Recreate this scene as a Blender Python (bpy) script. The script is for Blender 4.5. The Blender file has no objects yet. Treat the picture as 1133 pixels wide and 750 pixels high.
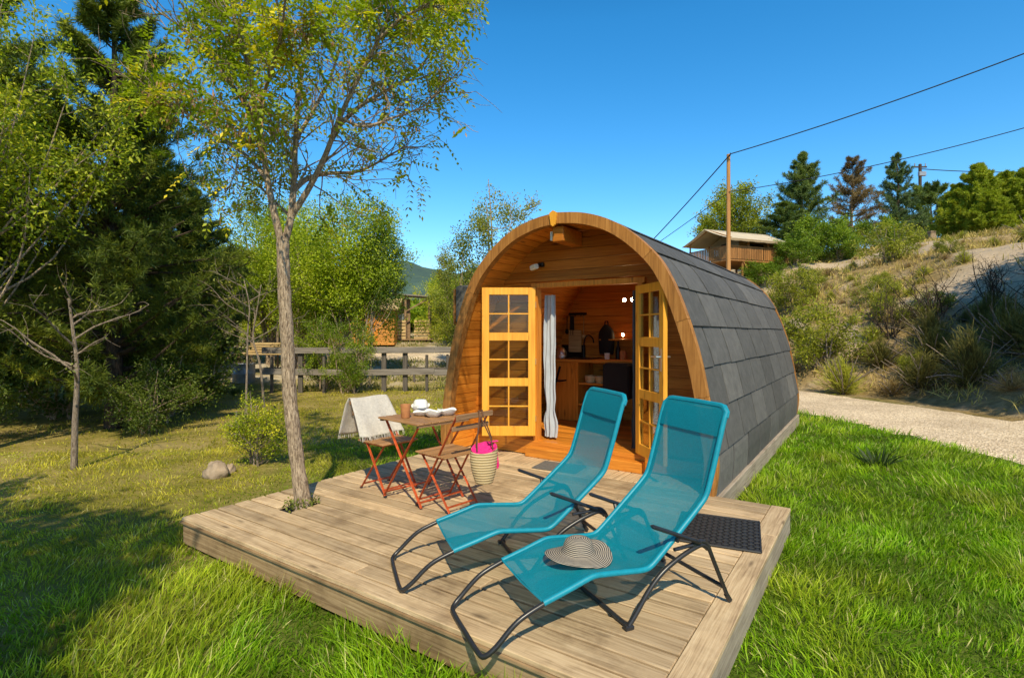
import bpy, math, random
import numpy as np
from mathutils import Vector, Matrix, noise as mn
R_ = math.radians
PI = math.pi
scene = bpy.context.scene
col = scene.collection
F, HC, HZ, CX = 590.0, 1.45, 368.0, 566.5


def at(px, py, Y):
    return np.array([(px - CX) / F * Y, Y, HC - (py - HZ) / F * Y])


# ------------------------------------------------------------------ helpers
def tag(o, label=None, cat=None, group=None, kind=None):
    if label: o['label'] = label
    if cat: o['category'] = cat
    if group: o['group'] = group
    if kind: o['kind'] = kind
    return o


def empty(name, loc=(0, 0, 0), rz=0.0, label=None, cat=None, group=None):
    o = bpy.data.objects.new(name, None)
    col.objects.link(o)
    o.empty_display_size = 0.1
    o.location = loc
    o.rotation_euler = (0, 0, rz)
    return tag(o, label, cat, group)


def link(name, me, mat, parent=None, smooth=False):
    if mat:
        me.materials.append(mat)
    if smooth:
        me.polygons.foreach_set('use_smooth', np.ones(len(me.polygons), dtype=bool))
    me.update()
    o = bpy.data.objects.new(name, me)
    col.objects.link(o)
    if parent is not None:
        o.parent = parent
    return o


def copy_tree(o, parent=None):
    c = o.copy()
    col.objects.link(c)
    c.parent = parent
    for ch in list(o.children):
        copy_tree(ch, c)
    return c


def nrm(v):
    v = np.asarray(v, float)
    return v / (np.linalg.norm(v) + 1e-9)


class MB:
    def __init__(s):
        s.v = []
        s.f = []
        s.k = []

    def mark(s):
        s.k.append((len(s.v), len(s.f)))

    def add(s, vs, fs):
        s.mark()
        b = len(s.v)
        s.v += [tuple(map(float, p)) for p in vs]
        s.f += [tuple(b + i for i in f) for f in fs]
        return s

    def box(s, c, d, rz=0.0, ax=None, bev=0.0):
        c = np.array(c, float)
        if ax is None:
            ca, sa = math.cos(rz), math.sin(rz)
            ax = [np.array([ca, sa, 0]), np.array([-sa, ca, 0]), np.array([0, 0, 1.0])]
        x, y, z = [np.array(a, float) for a in ax]
        hx, hy, hz = d[0] / 2, d[1] / 2, d[2] / 2
        if bev <= 0:
            vs = [c + x * hx * i + y * hy * j + z * hz * k for k in (-1, 1) for j in (-1, 1) for i in (-1, 1)]
            s.add(vs, [(0, 2, 3, 1), (4, 5, 7, 6), (0, 1, 5, 4), (1, 3, 7, 5), (3, 2, 6, 7), (2, 0, 4, 6)])
        else:
            b = min(bev, hx * .9, hy * .9, hz * .9)
            ring = []
            for (sx, sy, sz) in ((1, 1, -1), (1, 1, 1)):
                pass
            rings = []
            for (k, ix) in ((-1, b), (-1, 0), (1, 0), (1, b)):
                zz = k * (hz if ix else hz - b)
                ex, ey = (hx - b, hy - b) if ix else (hx, hy)
                bb = b * .7
                pts = [(ex, ey - bb), (ex - bb, ey), (-ex + bb, ey), (-ex, ey - bb), (-ex, -ey + bb), (-ex + bb, -ey), (ex - bb, -ey), (ex, -ey + bb)]
                rings.append([c + x * p[0] + y * p[1] + z * zz for p in pts])
            vs = sum(rings, [])
            fs = [tuple(range(7, -1, -1)), tuple(24 + i for i in range(8))]
            for r in range(3):
                for i in range(8):
                    j = (i + 1) % 8
                    fs.append((r * 8 + i, r * 8 + j, (r + 1) * 8 + j, (r + 1) * 8 + i))
            s.add(vs, fs)
        return s

    def bar(s, p, q, w, h, up=(0, 0, 1), bev=0.0):
        p = np.array(p, float); q = np.array(q, float)
        d = nrm(q - p)
        up = np.array(up, float)
        if abs(np.dot(d, up)) > .97:
            up = np.array([1.0, 0, 0])
        y = nrm(np.cross(up, d)); z = np.cross(d, y)
        return s.box((p + q) / 2, (np.linalg.norm(q - p), w, h), ax=[d, y, z], bev=bev)

    def tube(s, pts, r, n=8, cap=True, closed=False):
        pts = [np.array(p, float) for p in pts]
        s.mark()
        m = len(pts)
        rs = [r] * m if np.isscalar(r) else list(r)
        b = len(s.v)
        t0 = nrm(pts[1] - pts[0])
        ref = np.array([0, 0, 1.0]) if abs(t0[2]) < .9 else np.array([1.0, 0, 0])
        nn = nrm(np.cross(t0, ref))
        for i in range(m):
            if closed:
                t = nrm(pts[(i + 1) % m] - pts[i - 1])
            else:
                t = nrm(pts[min(i + 1, m - 1)] - pts[max(i - 1, 0)])
            nn = nrm(nn - t * np.dot(nn, t))
            bb = np.cross(t, nn)
            for k in range(n):
                a = 2 * PI * k / n
                s.v.append(tuple(pts[i] + (nn * math.cos(a) + bb * math.sin(a)) * rs[i]))
        for i in range(m if closed else m - 1):
            i2 = (i + 1) % m
            for k in range(n):
                k2 = (k + 1) % n
                s.f.append((b + i * n + k, b + i * n + k2, b + i2 * n + k2, b + i2 * n + k))
        if cap and not closed:
            s.f.append(tuple(b + k for k in range(n - 1, -1, -1)))
            s.f.append(tuple(b + (m - 1) * n + k for k in range(n)))
        return s

    def lathe(s, c, prof, n=24, sx=1, sy=1, wob=None):
        s.mark()
        b = len(s.v)
        for (r, z) in prof:
            for k in range(n):
                a = 2 * PI * k / n
                dz, dr = (wob(a, r) if wob else (0, 0))
                s.v.append((c[0] + (r + dr) * math.cos(a) * sx, c[1] + (r + dr) * math.sin(a) * sy, c[2] + z + dz))
        for i in range(len(prof) - 1):
            for k in range(n):
                k2 = (k + 1) % n
                s.f.append((b + i * n + k, b + i * n + k2, b + (i + 1) * n + k2, b + (i + 1) * n + k))
        return s

    def grid(s, P):  # P [i][j] points
        s.mark()
        b = len(s.v)
        ni, nj = len(P), len(P[0])
        for row in P:
            for p in row:
                s.v.append(tuple(map(float, p)))
        for i in range(ni - 1):
            for j in range(nj - 1):
                s.f.append((b + i * nj + j, b + i * nj + j + 1, b + (i + 1) * nj + j + 1, b + (i + 1) * nj + j))
        return s

    def prism(s, poly, off, ext):  # poly list of 3d points, extruded by ext vector
        n = len(poly)
        ext = np.array(ext, float)
        a = [np.array(p, float) + np.array(off, float) for p in poly]
        vs = a + [p + ext for p in a]
        fs = [tuple(range(n - 1, -1, -1)), tuple(range(n, 2 * n))]
        for i in range(n):
            j = (i + 1) % n
            fs.append((i, j, n + j, n + i))
        return s.add(vs, fs)

    def each(s, name, mat, parent=None, smooth=False):
        """one object per primitive"""
        out = []
        ks = s.k + [(len(s.v), len(s.f))]
        for (v0, f0), (v1, f1) in zip(ks[:-1], ks[1:]):
            me = bpy.data.meshes.new(name)
            me.from_pydata(s.v[v0:v1], [], [tuple(i - v0 for i in f) for f in s.f[f0:f1]])
            o = link(name, me, mat, parent, smooth)
            if len(s.v[v0:v1]) > 40: smooth_by_angle(o)
            out.append(o)
        return out

    def build(s, name, mat, parent=None, smooth=False):
        me = bpy.data.meshes.new(name)
        me.from_pydata(s.v, [], s.f)
        o = link(name, me, mat, parent, smooth)
        return o


def smooth_by_angle(o, ang=40):
    me = o.data
    me.polygons.foreach_set('use_smooth', np.ones(len(me.polygons), dtype=bool))
    try:
        me.set_sharp_from_angle(angle=R_(ang))
    except Exception:
        pass
    return o


def catmull(P, n=6):
    P = [np.array(p, float) for p in P]
    out = []
    for i in range(len(P) - 1):
        p0 = P[max(i - 1, 0)]; p1 = P[i]; p2 = P[i + 1]; p3 = P[min(i + 2, len(P) - 1)]
        for k in range(n):
            t = k / n
            out.append(.5 * ((2 * p1) + (-p0 + p2) * t + (2 * p0 - 5 * p1 + 4 * p2 - p3) * t * t + (-p0 + 3 * p1 - 3 * p2 + p3) * t ** 3))
    out.append(P[-1])
    return out


# fast mesh of many small faces
def npmesh(name, V, faces_idx, sizes, mat, parent=None, colr=None, smooth=False):
    me = bpy.data.meshes.new(name)
    V = np.ascontiguousarray(V, dtype=np.float32)
    me.vertices.add(len(V))
    me.vertices.foreach_set('co', V.ravel())
    me.loops.add(len(faces_idx))
    me.loops.foreach_set('vertex_index', np.ascontiguousarray(faces_idx, dtype=np.int32))
    me.polygons.add(len(sizes))
    st = np.concatenate([[0], np.cumsum(sizes)[:-1]]).astype(np.int32)
    me.polygons.foreach_set('loop_start', st)
    me.update(calc_edges=True)
    if colr is not None:
        a = me.color_attributes.new('Col', 'FLOAT_COLOR', 'POINT')
        c4 = np.ones((len(V), 4), dtype=np.float32)
        c4[:, :3] = colr
        a.data.foreach_set('color', c4.ravel())
    return link(name, me, mat, parent, smooth)


def unit(A):
    return A / (np.linalg.norm(A, axis=1, keepdims=True) + 1e-9)


def leaf_arrays(P, D, N, L, W):
    """kite shaped leaf, one per row; returns V (n*4,3)"""
    D = unit(D)
    S = unit(np.cross(D, N))
    L = np.asarray(L).reshape(-1, 1); W = np.asarray(W).reshape(-1, 1)
    n = len(P)
    V = np.empty((n, 4, 3))
    Nn = np.cross(S, D)
    V[:, 0] = P
    V[:, 1] = P + D * L * .45 + S * W * .5 + Nn * W * .15
    V[:, 2] = P + D * L
    V[:, 3] = P + D * L * .45 - S * W * .5 + Nn * W * .15
    return V.reshape(-1, 3)


def leaf_obj(name, V, C, mat, parent):
    n = len(V) // 4
    idx = np.arange(n * 4)
    return npmesh(name, V, idx, np.full(n, 4), mat, parent, np.repeat(C, 4, axis=0))


rs = np.random.RandomState(7)


def vnoise(P, scale, seed=0):
    """cheap vectorised value noise 0..1 in 3d"""
    Q = np.asarray(P, float) * scale + 1000.0
    I = np.floor(Q).astype(np.int64)
    f = Q - I
    f = f * f * (3 - 2 * f)

    def h(i, j, k):
        x = (i * 73856093) ^ (j * 19349663) ^ (k * 83492791) ^ (seed * 2654435)
        x = (x ^ (x >> 13)) * 1274126177
        x = x ^ (x >> 16)
        return (x & 65535) / 65535.0
    r = 0
    for dx in (0, 1):
        for dy in (0, 1):
            for dz in (0, 1):
                w = (f[:, 0] if dx else 1 - f[:, 0]) * (f[:, 1] if dy else 1 - f[:, 1]) * (f[:, 2] if dz else 1 - f[:, 2])
                r = r + w * h(I[:, 0] + dx, I[:, 1] + dy, I[:, 2] + dz)
    return r


# ------------------------------------------------------------------ materials
def newmat(name):
    m = bpy.data.materials.new(name)
    m.use_nodes = True
    nt = m.node_tree
    for n in list(nt.nodes):
        nt.nodes.remove(n)
    out = nt.nodes.new('ShaderNodeOutputMaterial')
    return m, nt, out


def N(nt, t, **kw):
    n = nt.nodes.new(t)
    for k, v in kw.items():
        setattr(n, k, v)
    return n


def ramp(nt, fac, stops):
    r = N(nt, 'ShaderNodeValToRGB')
    el = r.color_ramp.elements
    while len(el) < len(stops):
        el.new(.5)
    for e, (p, c) in zip(el, stops):
        e.position = p
        e.color = (c[0], c[1], c[2], 1)
    nt.links.new(fac, r.inputs[0])
    return r.outputs[0]


def math_n(nt, op, a, b=None, clamp=False):
    m = N(nt, 'ShaderNodeMath', operation=op)
    m.use_clamp = clamp
    for i, x in enumerate((a, b)):
        if x is None: continue
        if isinstance(x, (int, float)):
            m.inputs[i].default_value = x
        else:
            nt.links.new(x, m.inputs[i])
    return m.outputs[0]


def mixc(nt, fac, a, b, mode='MIX'):
    m = N(nt, 'ShaderNodeMix', data_type='RGBA', blend_type=mode)
    for sock, x in ((m.inputs[0], fac), (m.inputs[6], a), (m.inputs[7], b)):
        if isinstance(x, (int, float)):
            sock.default_value = x
        elif isinstance(x, tuple):
            sock.default_value = (x[0], x[1], x[2], 1)
        else:
            nt.links.new(x, sock)
    return m.outputs[2]


def noise_n(nt, vec, scale, detail=4, rough=.55, dist=0.0):
    n = N(nt, 'ShaderNodeTexNoise')
    n.inputs['Scale'].default_value = scale
    n.inputs['Detail'].default_value = detail
    n.inputs['Roughness'].default_value = rough
    n.inputs['Distortion'].default_value = dist
    if vec is not None:
        nt.links.new(vec, n.inputs['Vector'])
    return n.outputs['Fac']


def wood(name, dark, mid, light, axis=0, freq=1.0, rough=.6, isl=.35, bump=.25, knots=.5, stain=0.0, spec=.3):
    m, nt, out = newmat(name)
    tc = N(nt, 'ShaderNodeTexCoord')
    geo = N(nt, 'ShaderNodeNewGeometry')
    add = N(nt, 'ShaderNodeVectorMath', operation='ADD')
    sc = N(nt, 'ShaderNodeVectorMath', operation='SCALE')
    cmb = N(nt, 'ShaderNodeCombineXYZ')
    nt.links.new(geo.outputs['Random Per Island'], cmb.inputs[0])
    r2 = math_n(nt, 'FRACT', math_n(nt, 'MULTIPLY', geo.outputs['Random Per Island'], 37.3))
    nt.links.new(r2, cmb.inputs[1]); nt.links.new(r2, cmb.inputs[2])
    nt.links.new(cmb.outputs[0], sc.inputs[0]); sc.inputs['Scale'].default_value = 20
    nt.links.new(tc.outputs['Object'], add.inputs[0]); nt.links.new(sc.outputs[0], add.inputs[1])
    mp = N(nt, 'ShaderNodeMapping')
    s = [34 * freq] * 3; s[axis] = 1.5 * freq
    mp.inputs['Scale'].default_value = s
    nt.links.new(add.outputs[0], mp.inputs['Vector'])
    g = noise_n(nt, mp.outputs[0], 1.0, 6, .62, 1.2)
    mp2 = N(nt, 'ShaderNodeMapping')
    s = [150 * freq] * 3; s[axis] = 4.5 * freq
    mp2.inputs['Scale'].default_value = s
    nt.links.new(add.outputs[0], mp2.inputs['Vector'])
    fine = noise_n(nt, mp2.outputs[0], 1.0, 3, .6)
    fac = math_n(nt, 'ADD', math_n(nt, 'MULTIPLY', g, .58), math_n(nt, 'MULTIPLY', fine, .42))
    c = ramp(nt, fac, [(.33, dark), (.5, mid), (.68, light)])
    # knots
    vo = N(nt, 'ShaderNodeTexVoronoi', feature='F1')
    mp3 = N(nt, 'ShaderNodeMapping')
    s = [8.0] * 3; s[axis] = 2.2
    mp3.inputs['Scale'].default_value = s
    nt.links.new(add.outputs[0], mp3.inputs['Vector']); nt.links.new(mp3.outputs[0], vo.inputs['Vector'])
    vo.inputs['Scale'].default_value = 1.0
    kk = ramp(nt, vo.outputs['Distance'], [(.05, (1, 1, 1)), (.16, (0, 0, 0))])
    c = mixc(nt, math_n(nt, 'MULTIPLY', kk, knots), c, tuple(x * .35 for x in dark))
    br = math_n(nt, 'ADD', math_n(nt, 'MULTIPLY', geo.outputs['Random Per Island'], isl), 1 - isl / 2)
    cb = N(nt, 'ShaderNodeCombineXYZ')
    for i in range(3): nt.links.new(br, cb.inputs[i])
    c = mixc(nt, 1.0, c, cb.outputs[0], 'MULTIPLY')
    if stain > 0:
        st = noise_n(nt, tc.outputs['Object'], 2.1, 5, .7)
        sm = ramp(nt, st, [(.48, (0, 0, 0)), (.66, (1, 1, 1))])
        c = mixc(nt, math_n(nt, 'MULTIPLY', sm, stain), c, mixc(nt, 1.0, c, (.55, .52, .5), 'MULTIPLY'))
    bs = N(nt, 'ShaderNodeBsdfPrincipled')
    nt.links.new(c, bs.inputs['Base Color'])
    bs.inputs['Roughness'].default_value = rough
    bs.inputs['Specular IOR Level'].default_value = spec
    bp = N(nt, 'ShaderNodeBump'); bp.inputs['Strength'].default_value = bump; bp.inputs['Distance'].default_value = .004
    nt.links.new(fac, bp.inputs['Height']); nt.links.new(bp.outputs[0], bs.inputs['Normal'])
    nt.links.new(bs.outputs[0], out.inputs[0])
    return m


def plain(name, c, rough=.6, metal=0.0, var=.15, scale=8.0, spec=.4, bump=0.0, bscale=60, sheen=0):
    m, nt, out = newmat(name)
    tc = N(nt, 'ShaderNodeTexCoord')
    n = noise_n(nt, tc.outputs['Object'], scale, 5, .6)
    cc = ramp(nt, n, [(.3, tuple(x * (1 - var) for x in c)), (.7, tuple(min(1, x * (1 + var)) for x in c))])
    bs = N(nt, 'ShaderNodeBsdfPrincipled')
    nt.links.new(cc, bs.inputs['Base Color'])
    bs.inputs['Roughness'].default_value = rough
    bs.inputs['Metallic'].default_value = metal
    bs.inputs['Specular IOR Level'].default_value = spec
    if bump:
        bp = N(nt, 'ShaderNodeBump'); bp.inputs['Strength'].default_value = bump; bp.inputs['Distance'].default_value = .01
        nt.links.new(noise_n(nt, tc.outputs['Object'], bscale, 4), bp.inputs['Height'])
        nt.links.new(bp.outputs[0], bs.inputs['Normal'])
    nt.links.new(bs.outputs[0], out.inputs[0])
    return m


def foliage_mat(name, trans=.35, rough=.55, tint=(1.0, 1.0, .6)):
    m, nt, out = newmat(name)
    a = N(nt, 'ShaderNodeAttribute'); a.attribute_name = 'Col'
    bs = N(nt, 'ShaderNodeBsdfPrincipled')
    nt.links.new(a.outputs['Color'], bs.inputs['Base Color'])
    bs.inputs['Roughness'].default_value = rough
    bs.inputs['Specular IOR Level'].default_value = .3
    tr = N(nt, 'ShaderNodeBsdfTranslucent')
    tc = mixc(nt, 1.0, a.outputs['Color'], (1.5 * tint[0], 1.7 * tint[1], tint[2]), 'MULTIPLY')
    nt.links.new(tc, tr.inputs[0])
    mx = N(nt, 'ShaderNodeMixShader'); mx.inputs[0].default_value = trans
    nt.links.new(bs.outputs[0], mx.inputs[1]); nt.links.new(tr.outputs[0], mx.inputs[2])
    nt.links.new(mx.outputs[0], out.inputs[0])
    return m


def bark_mat(name, c1, c2, scale=14):
    m, nt, out = newmat(name)
    tc = N(nt, 'ShaderNodeTexCoord')
    mp = N(nt, 'ShaderNodeMapping'); mp.inputs['Scale'].default_value = (3.2, 3.2, .7)
    nt.links.new(tc.outputs['Object'], mp.inputs['Vector'])
    n = noise_n(nt, mp.outputs[0], scale, 7, .68, .6)
    c = ramp(nt, n, [(.36, c1), (.6, c2)])
    big = noise_n(nt, tc.outputs['Object'], 3.0, 3)
    c = mixc(nt, math_n(nt, 'MULTIPLY', big, .5), c, mixc(nt, 1.0, c, (.6, .6, .55), 'MULTIPLY'))
    bs = N(nt, 'ShaderNodeBsdfPrincipled'); nt.links.new(c, bs.inputs['Base Color'])
    bs.inputs['Roughness'].default_value = .9; bs.inputs['Specular IOR Level'].default_value = .15
    bp = N(nt, 'ShaderNodeBump'); bp.inputs['Strength'].default_value = .9; bp.inputs['Distance'].default_value = .02
    nt.links.new(n, bp.inputs['Height']); nt.links.new(bp.outputs[0], bs.inputs['Normal'])
    nt.links.new(bs.outputs[0], out.inputs[0])
    return m


def sling_mat(name, c, tr=.28):
    m, nt, out = newmat(name)
    tc = N(nt, 'ShaderNodeTexCoord')
    n = noise_n(nt, tc.outputs['Object'], 260, 2, .5)
    cc = ramp(nt, n, [(.3, tuple(x * .72 for x in c)), (.7, tuple(x * 1.25 for x in c))])
    bs = N(nt, 'ShaderNodeBsdfPrincipled'); nt.links.new(cc, bs.inputs['Base Color'])
    bs.inputs['Roughness'].default_value = .5; bs.inputs['Specular IOR Level'].default_value = .35
    tl = N(nt, 'ShaderNodeBsdfTranslucent'); nt.links.new(cc, tl.inputs[0])
    m1 = N(nt, 'ShaderNodeMixShader'); m1.inputs[0].default_value = .25
    nt.links.new(bs.outputs[0], m1.inputs[1]); nt.links.new(tl.outputs[0], m1.inputs[2])
    tp = N(nt, 'ShaderNodeBsdfTransparent')
    m2 = N(nt, 'ShaderNodeMixShader')
    n2 = noise_n(nt, tc.outputs['Object'], 420, 1, .5)
    fac = math_n(nt, 'MULTIPLY', ramp(nt, n2, [(.35, (.4, .4, .4)), (.65, (1, 1, 1))]), tr * 1.4)
    nt.links.new(fac, m2.inputs[0])
    nt.links.new(m1.outputs[0], m2.inputs[1]); nt.links.new(tp.outputs[0], m2.inputs[2])
    nt.links.new(m2.outputs[0], out.inputs[0])
    return m


def glass_mat(name, tint=(.9, .95, .95), refl=.12):
    m, nt, out = newmat(name)
    tp = N(nt, 'ShaderNodeBsdfTransparent'); tp.inputs[0].default_value = (*tint, 1)
    gl = N(nt, 'ShaderNodeBsdfGlossy'); gl.inputs['Roughness'].default_value = .03
    fr = N(nt, 'ShaderNodeFresnel'); fr.inputs[0].default_value = 1.5
    mx = N(nt, 'ShaderNodeMixShader')
    nt.links.new(math_n(nt, 'MULTIPLY', fr.outputs[0], .55), mx.inputs[0])
    nt.links.new(tp.outputs[0], mx.inputs[1]); nt.links.new(gl.outputs[0], mx.inputs[2])
    nt.links.new(mx.outputs[0], out.inputs[0])
    return m


def emit_mat(name, c, s):
    m, nt, out = newmat(name)
    e = N(nt, 'ShaderNodeEmission'); e.inputs[0].default_value = (*c, 1); e.inputs[1].default_value = s
    nt.links.new(e.outputs[0], out.inputs[0])
    return m


def slate_mat():
    m, nt, out = newmat('slate')
    tc = N(nt, 'ShaderNodeTexCoord'); geo = N(nt, 'ShaderNodeNewGeometry')
    n = noise_n(nt, tc.outputs['Object'], 9, 7, .7, .3)
    c = ramp(nt, n, [(.3, (.085, .083, .080)), (.55, (.118, .114, .109)), (.8, (.165, .158, .148))])
    i = geo.outputs['Random Per Island']
    b = ramp(nt, i, [(0, (.78, .78, .78)), (.85, (1.05, 1.05, 1.05)), (1, (1.45, 1.42, 1.38))])
    c = mixc(nt, 1.0, c, b, 'MULTIPLY')
    bs = N(nt, 'ShaderNodeBsdfPrincipled'); nt.links.new(c, bs.inputs['Base Color'])
    bs.inputs['Roughness'].default_value = .75; bs.inputs['Specular IOR Level'].default_value = .2
    bp = N(nt, 'ShaderNodeBump'); bp.inputs['Strength'].default_value = .35; bp.inputs['Distance'].default_value = .01
    nt.links.new(noise_n(nt, tc.outputs['Object'], 22, 6, .7), bp.inputs['Height'])
    nt.links.new(bp.outputs[0], bs.inputs['Normal'])
    nt.links.new(bs.outputs[0], out.inputs[0])
    return m


def ring_mat(name, ca, cb, freq, mode='rz'):
    m, nt, out = newmat(name)
    tc = N(nt, 'ShaderNodeTexCoord')
    sp = N(nt, 'ShaderNodeSeparateXYZ'); nt.links.new(tc.outputs['Object'], sp.inputs[0])
    x2 = math_n(nt, 'MULTIPLY', sp.outputs[0], sp.outputs[0]); y2 = math_n(nt, 'MULTIPLY', sp.outputs[1], sp.outputs[1])
    r = math_n(nt, 'SQRT', math_n(nt, 'ADD', x2, y2))
    if mode == 'rz':
        q = math_n(nt, 'SUBTRACT', sp.outputs[2], r)
    else:
        q = sp.outputs[2]
    nz = noise_n(nt, tc.outputs['Object'], 18, 3)
    q = math_n(nt, 'ADD', math_n(nt, 'MULTIPLY', q, freq), math_n(nt, 'MULTIPLY', nz, 1.3))
    s = math_n(nt, 'ADD', math_n(nt, 'MULTIPLY', math_n(nt, 'SINE', q), .5), .5)
    c = ramp(nt, s, [(.35, ca), (.62, cb)])
    nn = noise_n(nt, tc.outputs['Object'], 140, 3)
    c = mixc(nt, math_n(nt, 'MULTIPLY', nn, .5), c, mixc(nt, 1.0, c, (.45, .42, .4), 'MULTIPLY'))
    bs = N(nt, 'ShaderNodeBsdfPrincipled'); nt.links.new(c, bs.inputs['Base Color']); bs.inputs['Roughness'].default_value = .8
    bp = N(nt, 'ShaderNodeBump'); bp.inputs['Strength'].default_value = .8; bp.inputs['Distance'].default_value = .004
    nt.links.new(s, bp.inputs['Height']); nt.links.new(bp.outputs[0], bs.inputs['Normal'])
    nt.links.new(bs.outputs[0], out.inputs[0])
    return m


M = {}
M['deck_x'] = wood('weathered_deck_wood', (.29, .19, .105), (.54, .385, .225), (.70, .53, .335), 0, 1.0, .7, .50, .6, .7, .8, .25)
M['deck_y'] = wood('weathered_deck_wood_cross', (.30, .195, .11), (.56, .40, .235), (.72, .55, .345), 1, 1.0, .7, .30, .6, .7, .55, .25)
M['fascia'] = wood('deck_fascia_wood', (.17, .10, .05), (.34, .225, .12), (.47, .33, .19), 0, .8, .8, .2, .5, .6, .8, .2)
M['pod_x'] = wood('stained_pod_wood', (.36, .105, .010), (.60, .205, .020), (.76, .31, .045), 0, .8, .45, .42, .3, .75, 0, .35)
M['pod_wall'] = wood('pod_wood_baked_shade', (.26, .07, .007), (.44, .14, .013), (.58, .22, .03), 0, .8, .5, .45, .3, .8, 0, .3)  # pod stain darkened so the porch shade sits in the colour
M['pod_y'] = wood('stained_pod_wood_long', (.38, .115, .012), (.62, .215, .022), (.78, .32, .048), 1, .8, .5, .42, .3, .75, 0, .35)
M['pod_z'] = wood('stained_pod_wood_upright', (.38, .115, .012), (.62, .215, .022), (.76, .31, .045), 2, .8, .5, .25, .3, .7, 0, .35)
M['arch'] = wood('arch_wood', (.19, .075, .018), (.40, .17, .038), (.56, .27, .075), 2, .7, .55, .3, .4, .5, .4, .3)
M['door'] = wood('golden_door_wood', (.68, .27, .020), (.84, .38, .035), (.92, .48, .06), 2, .6, .42, .1, .15, .6, 0, .45)
M['door_in'] = M['door']
M['slate'] = slate_mat()
M['base'] = wood('grey_base_board', (.2, .16, .12), (.36, .29, .22), (.48, .40, .31), 1, .8, .8, .2, .4, .4, .5)
M['inner'] = wood('inner_wood', (.38, .13, .015), (.58, .22, .03), (.72, .30, .05), 0, .8, .5, .4, .3, .7)
M['sling'] = sling_mat('turquoise_mesh', (.005, .28, .385), .13)
M['hem'] = plain('turquoise_hem', (.006, .25, .35), .45, 0, .12, 30)
M['band'] = sling_mat('turquoise_band', (.005, .28, .385), .08)
M['frame'] = plain('dark_grey_tube', (.035, .034, .036), .32, .3, .2, 20, .5)
M['armrest'] = plain('black_armrest', (.022, .024, .030), .35, 0, .2, 20, .5)
M['red'] = plain('rusty_red_paint', (.46, .075, .018), .45, .1, .45, 24, .45)
M['slat'] = wood('brown_slat_wood', (.20, .095, .035), (.36, .185, .075), (.48, .27, .12), 0, 1.2, .55, .3, .3, .3)
M['slat_x'] = wood('brown_slat_wood_back', (.16, .085, .04), (.27, .15, .075), (.38, .23, .12), 0, 1.2, .6, .3, .3, .3)
M['ceramic'] = plain('white_ceramic', (.80, .79, .75), .25, 0, .03, 20, .5)
M['terracotta'] = plain('orange_clay', (.50, .21, .08), .7, 0, .12, 30)
M['straw'] = ring_mat('coiled_straw', (.46, .32, .14), (.74, .57, .32), 300, 'z')
M['hat'] = ring_mat('striped_straw', (.045, .042, .045), (.56, .48, .38), 560, 'rz')
M['leather'] = plain('brown_leather', (.12, .05, .02), .5)
M['pink'] = plain('pink_cloth', (.80, .03, .22), .7, 0, .25, 40, .2, .6, 60)
M['blanket'] = plain('cream_woven_cloth', (.60, .555, .50), .9, 0, .14, 45, .1, .8, 220)
M['white_cloth'] = plain('grey_curtain_cloth', (.43, .46, .50), .85, 0, .08, 12, .1)
M['dark_cloth'] = plain('black_cloth', (.012, .012, .015), .8)
M['baked_shade_cloth'] = plain('curtain_cloth_baked_shade', (.11, .125, .14), .85, 0, .1, 12, .1)  # curtain grey darkened, doorway shade put into the cloth colour
M['grey_mat'] = plain('grey_mat', (.16, .15, .14), .95, 0, .25, 60, .1, .8, 200)
M['rubber'] = plain('black_rubber_weave', (.022, .022, .024), .5, 0, .2, 60)
M['glass'] = glass_mat('window_glass')
M['steel'] = plain('brushed_steel', (.6, .58, .54), .3, .9, .05)
M['black_metal'] = plain('black_metal', (.012, .012, .012), .35, .3)
M['white_plastic'] = plain('white_plastic', (.72, .70, .64), .4, 0, .04)
M['lamp_glow'] = emit_mat('warm_lamp_glow', (1.0, .62, .28), 260)
M['rock'] = plain('pale_rock', (.36, .27, .19), .9, 0, .35, 7, .2, .8, 18)
M['fence'] = wood('grey_fence_wood', (.10, .085, .07), (.21, .18, .15), (.33, .29, .25), 0, .6, .9, .4, .5, .4)
M['post'] = wood('dark_post_wood', (.05, .04, .032), (.10, .085, .07), (.18, .15, .12), 2, .6, .9, .4, .5, .4)
M['shed'] = wood('shed_wood', (.13, .075, .04), (.25, .155, .085), (.38, .26, .15), 0, .6, .85, .5, .4, .3)
M['hut'] = wood('orange_hut_wood', (.38, .15, .03), (.60, .26, .055), (.72, .36, .09), 0, .5, .7, .3)
M['pallet'] = wood('pale_plank_wood', (.30, .20, .09), (.50, .35, .16), (.62, .46, .24), 0, .6, .8, .4)
M['drum'] = plain('dull_zinc', (.30, .31, .33), .5, .5, .3, 6)
M['canvas'] = plain('cream_canvas', (.56, .46, .32), .9, 0, .1, 2)
M['canvas2'] = plain('tan_canvas', (.32, .23, .13), .9, 0, .12, 3)
M['tentwood'] = wood('tent_deck_wood', (.17, .07, .02), (.32, .14, .04), (.42, .21, .07), 2, .5, .8, .5)
M['pole'] = wood('pole_wood', (.30, .13, .04), (.46, .22, .07), (.56, .30, .12), 2, .4, .8, .1)
M['wire'] = plain('cable', (.02, .02, .022), .6)
M['bark'] = bark_mat('grey_brown_bark', (.13, .085, .055), (.62, .47, .33), 24)
M['bark_pale'] = bark_mat('pale_twig_bark', (.14, .10, .07), (.38, .30, .23), 20)
M['bark_dark'] = bark_mat('dark_bark', (.03, .02, .014), (.12, .085, .06))
M['leaf'] = foliage_mat('leaf_green', .30)
M['needle'] = foliage_mat('needle_green', .22, .6)
M['grass'] = foliage_mat('grass_blades', .40, .5, (1, 1.05, .5))
M['dry'] = foliage_mat('dry_blades', .25, .75, (1, .9, .7))

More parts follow.
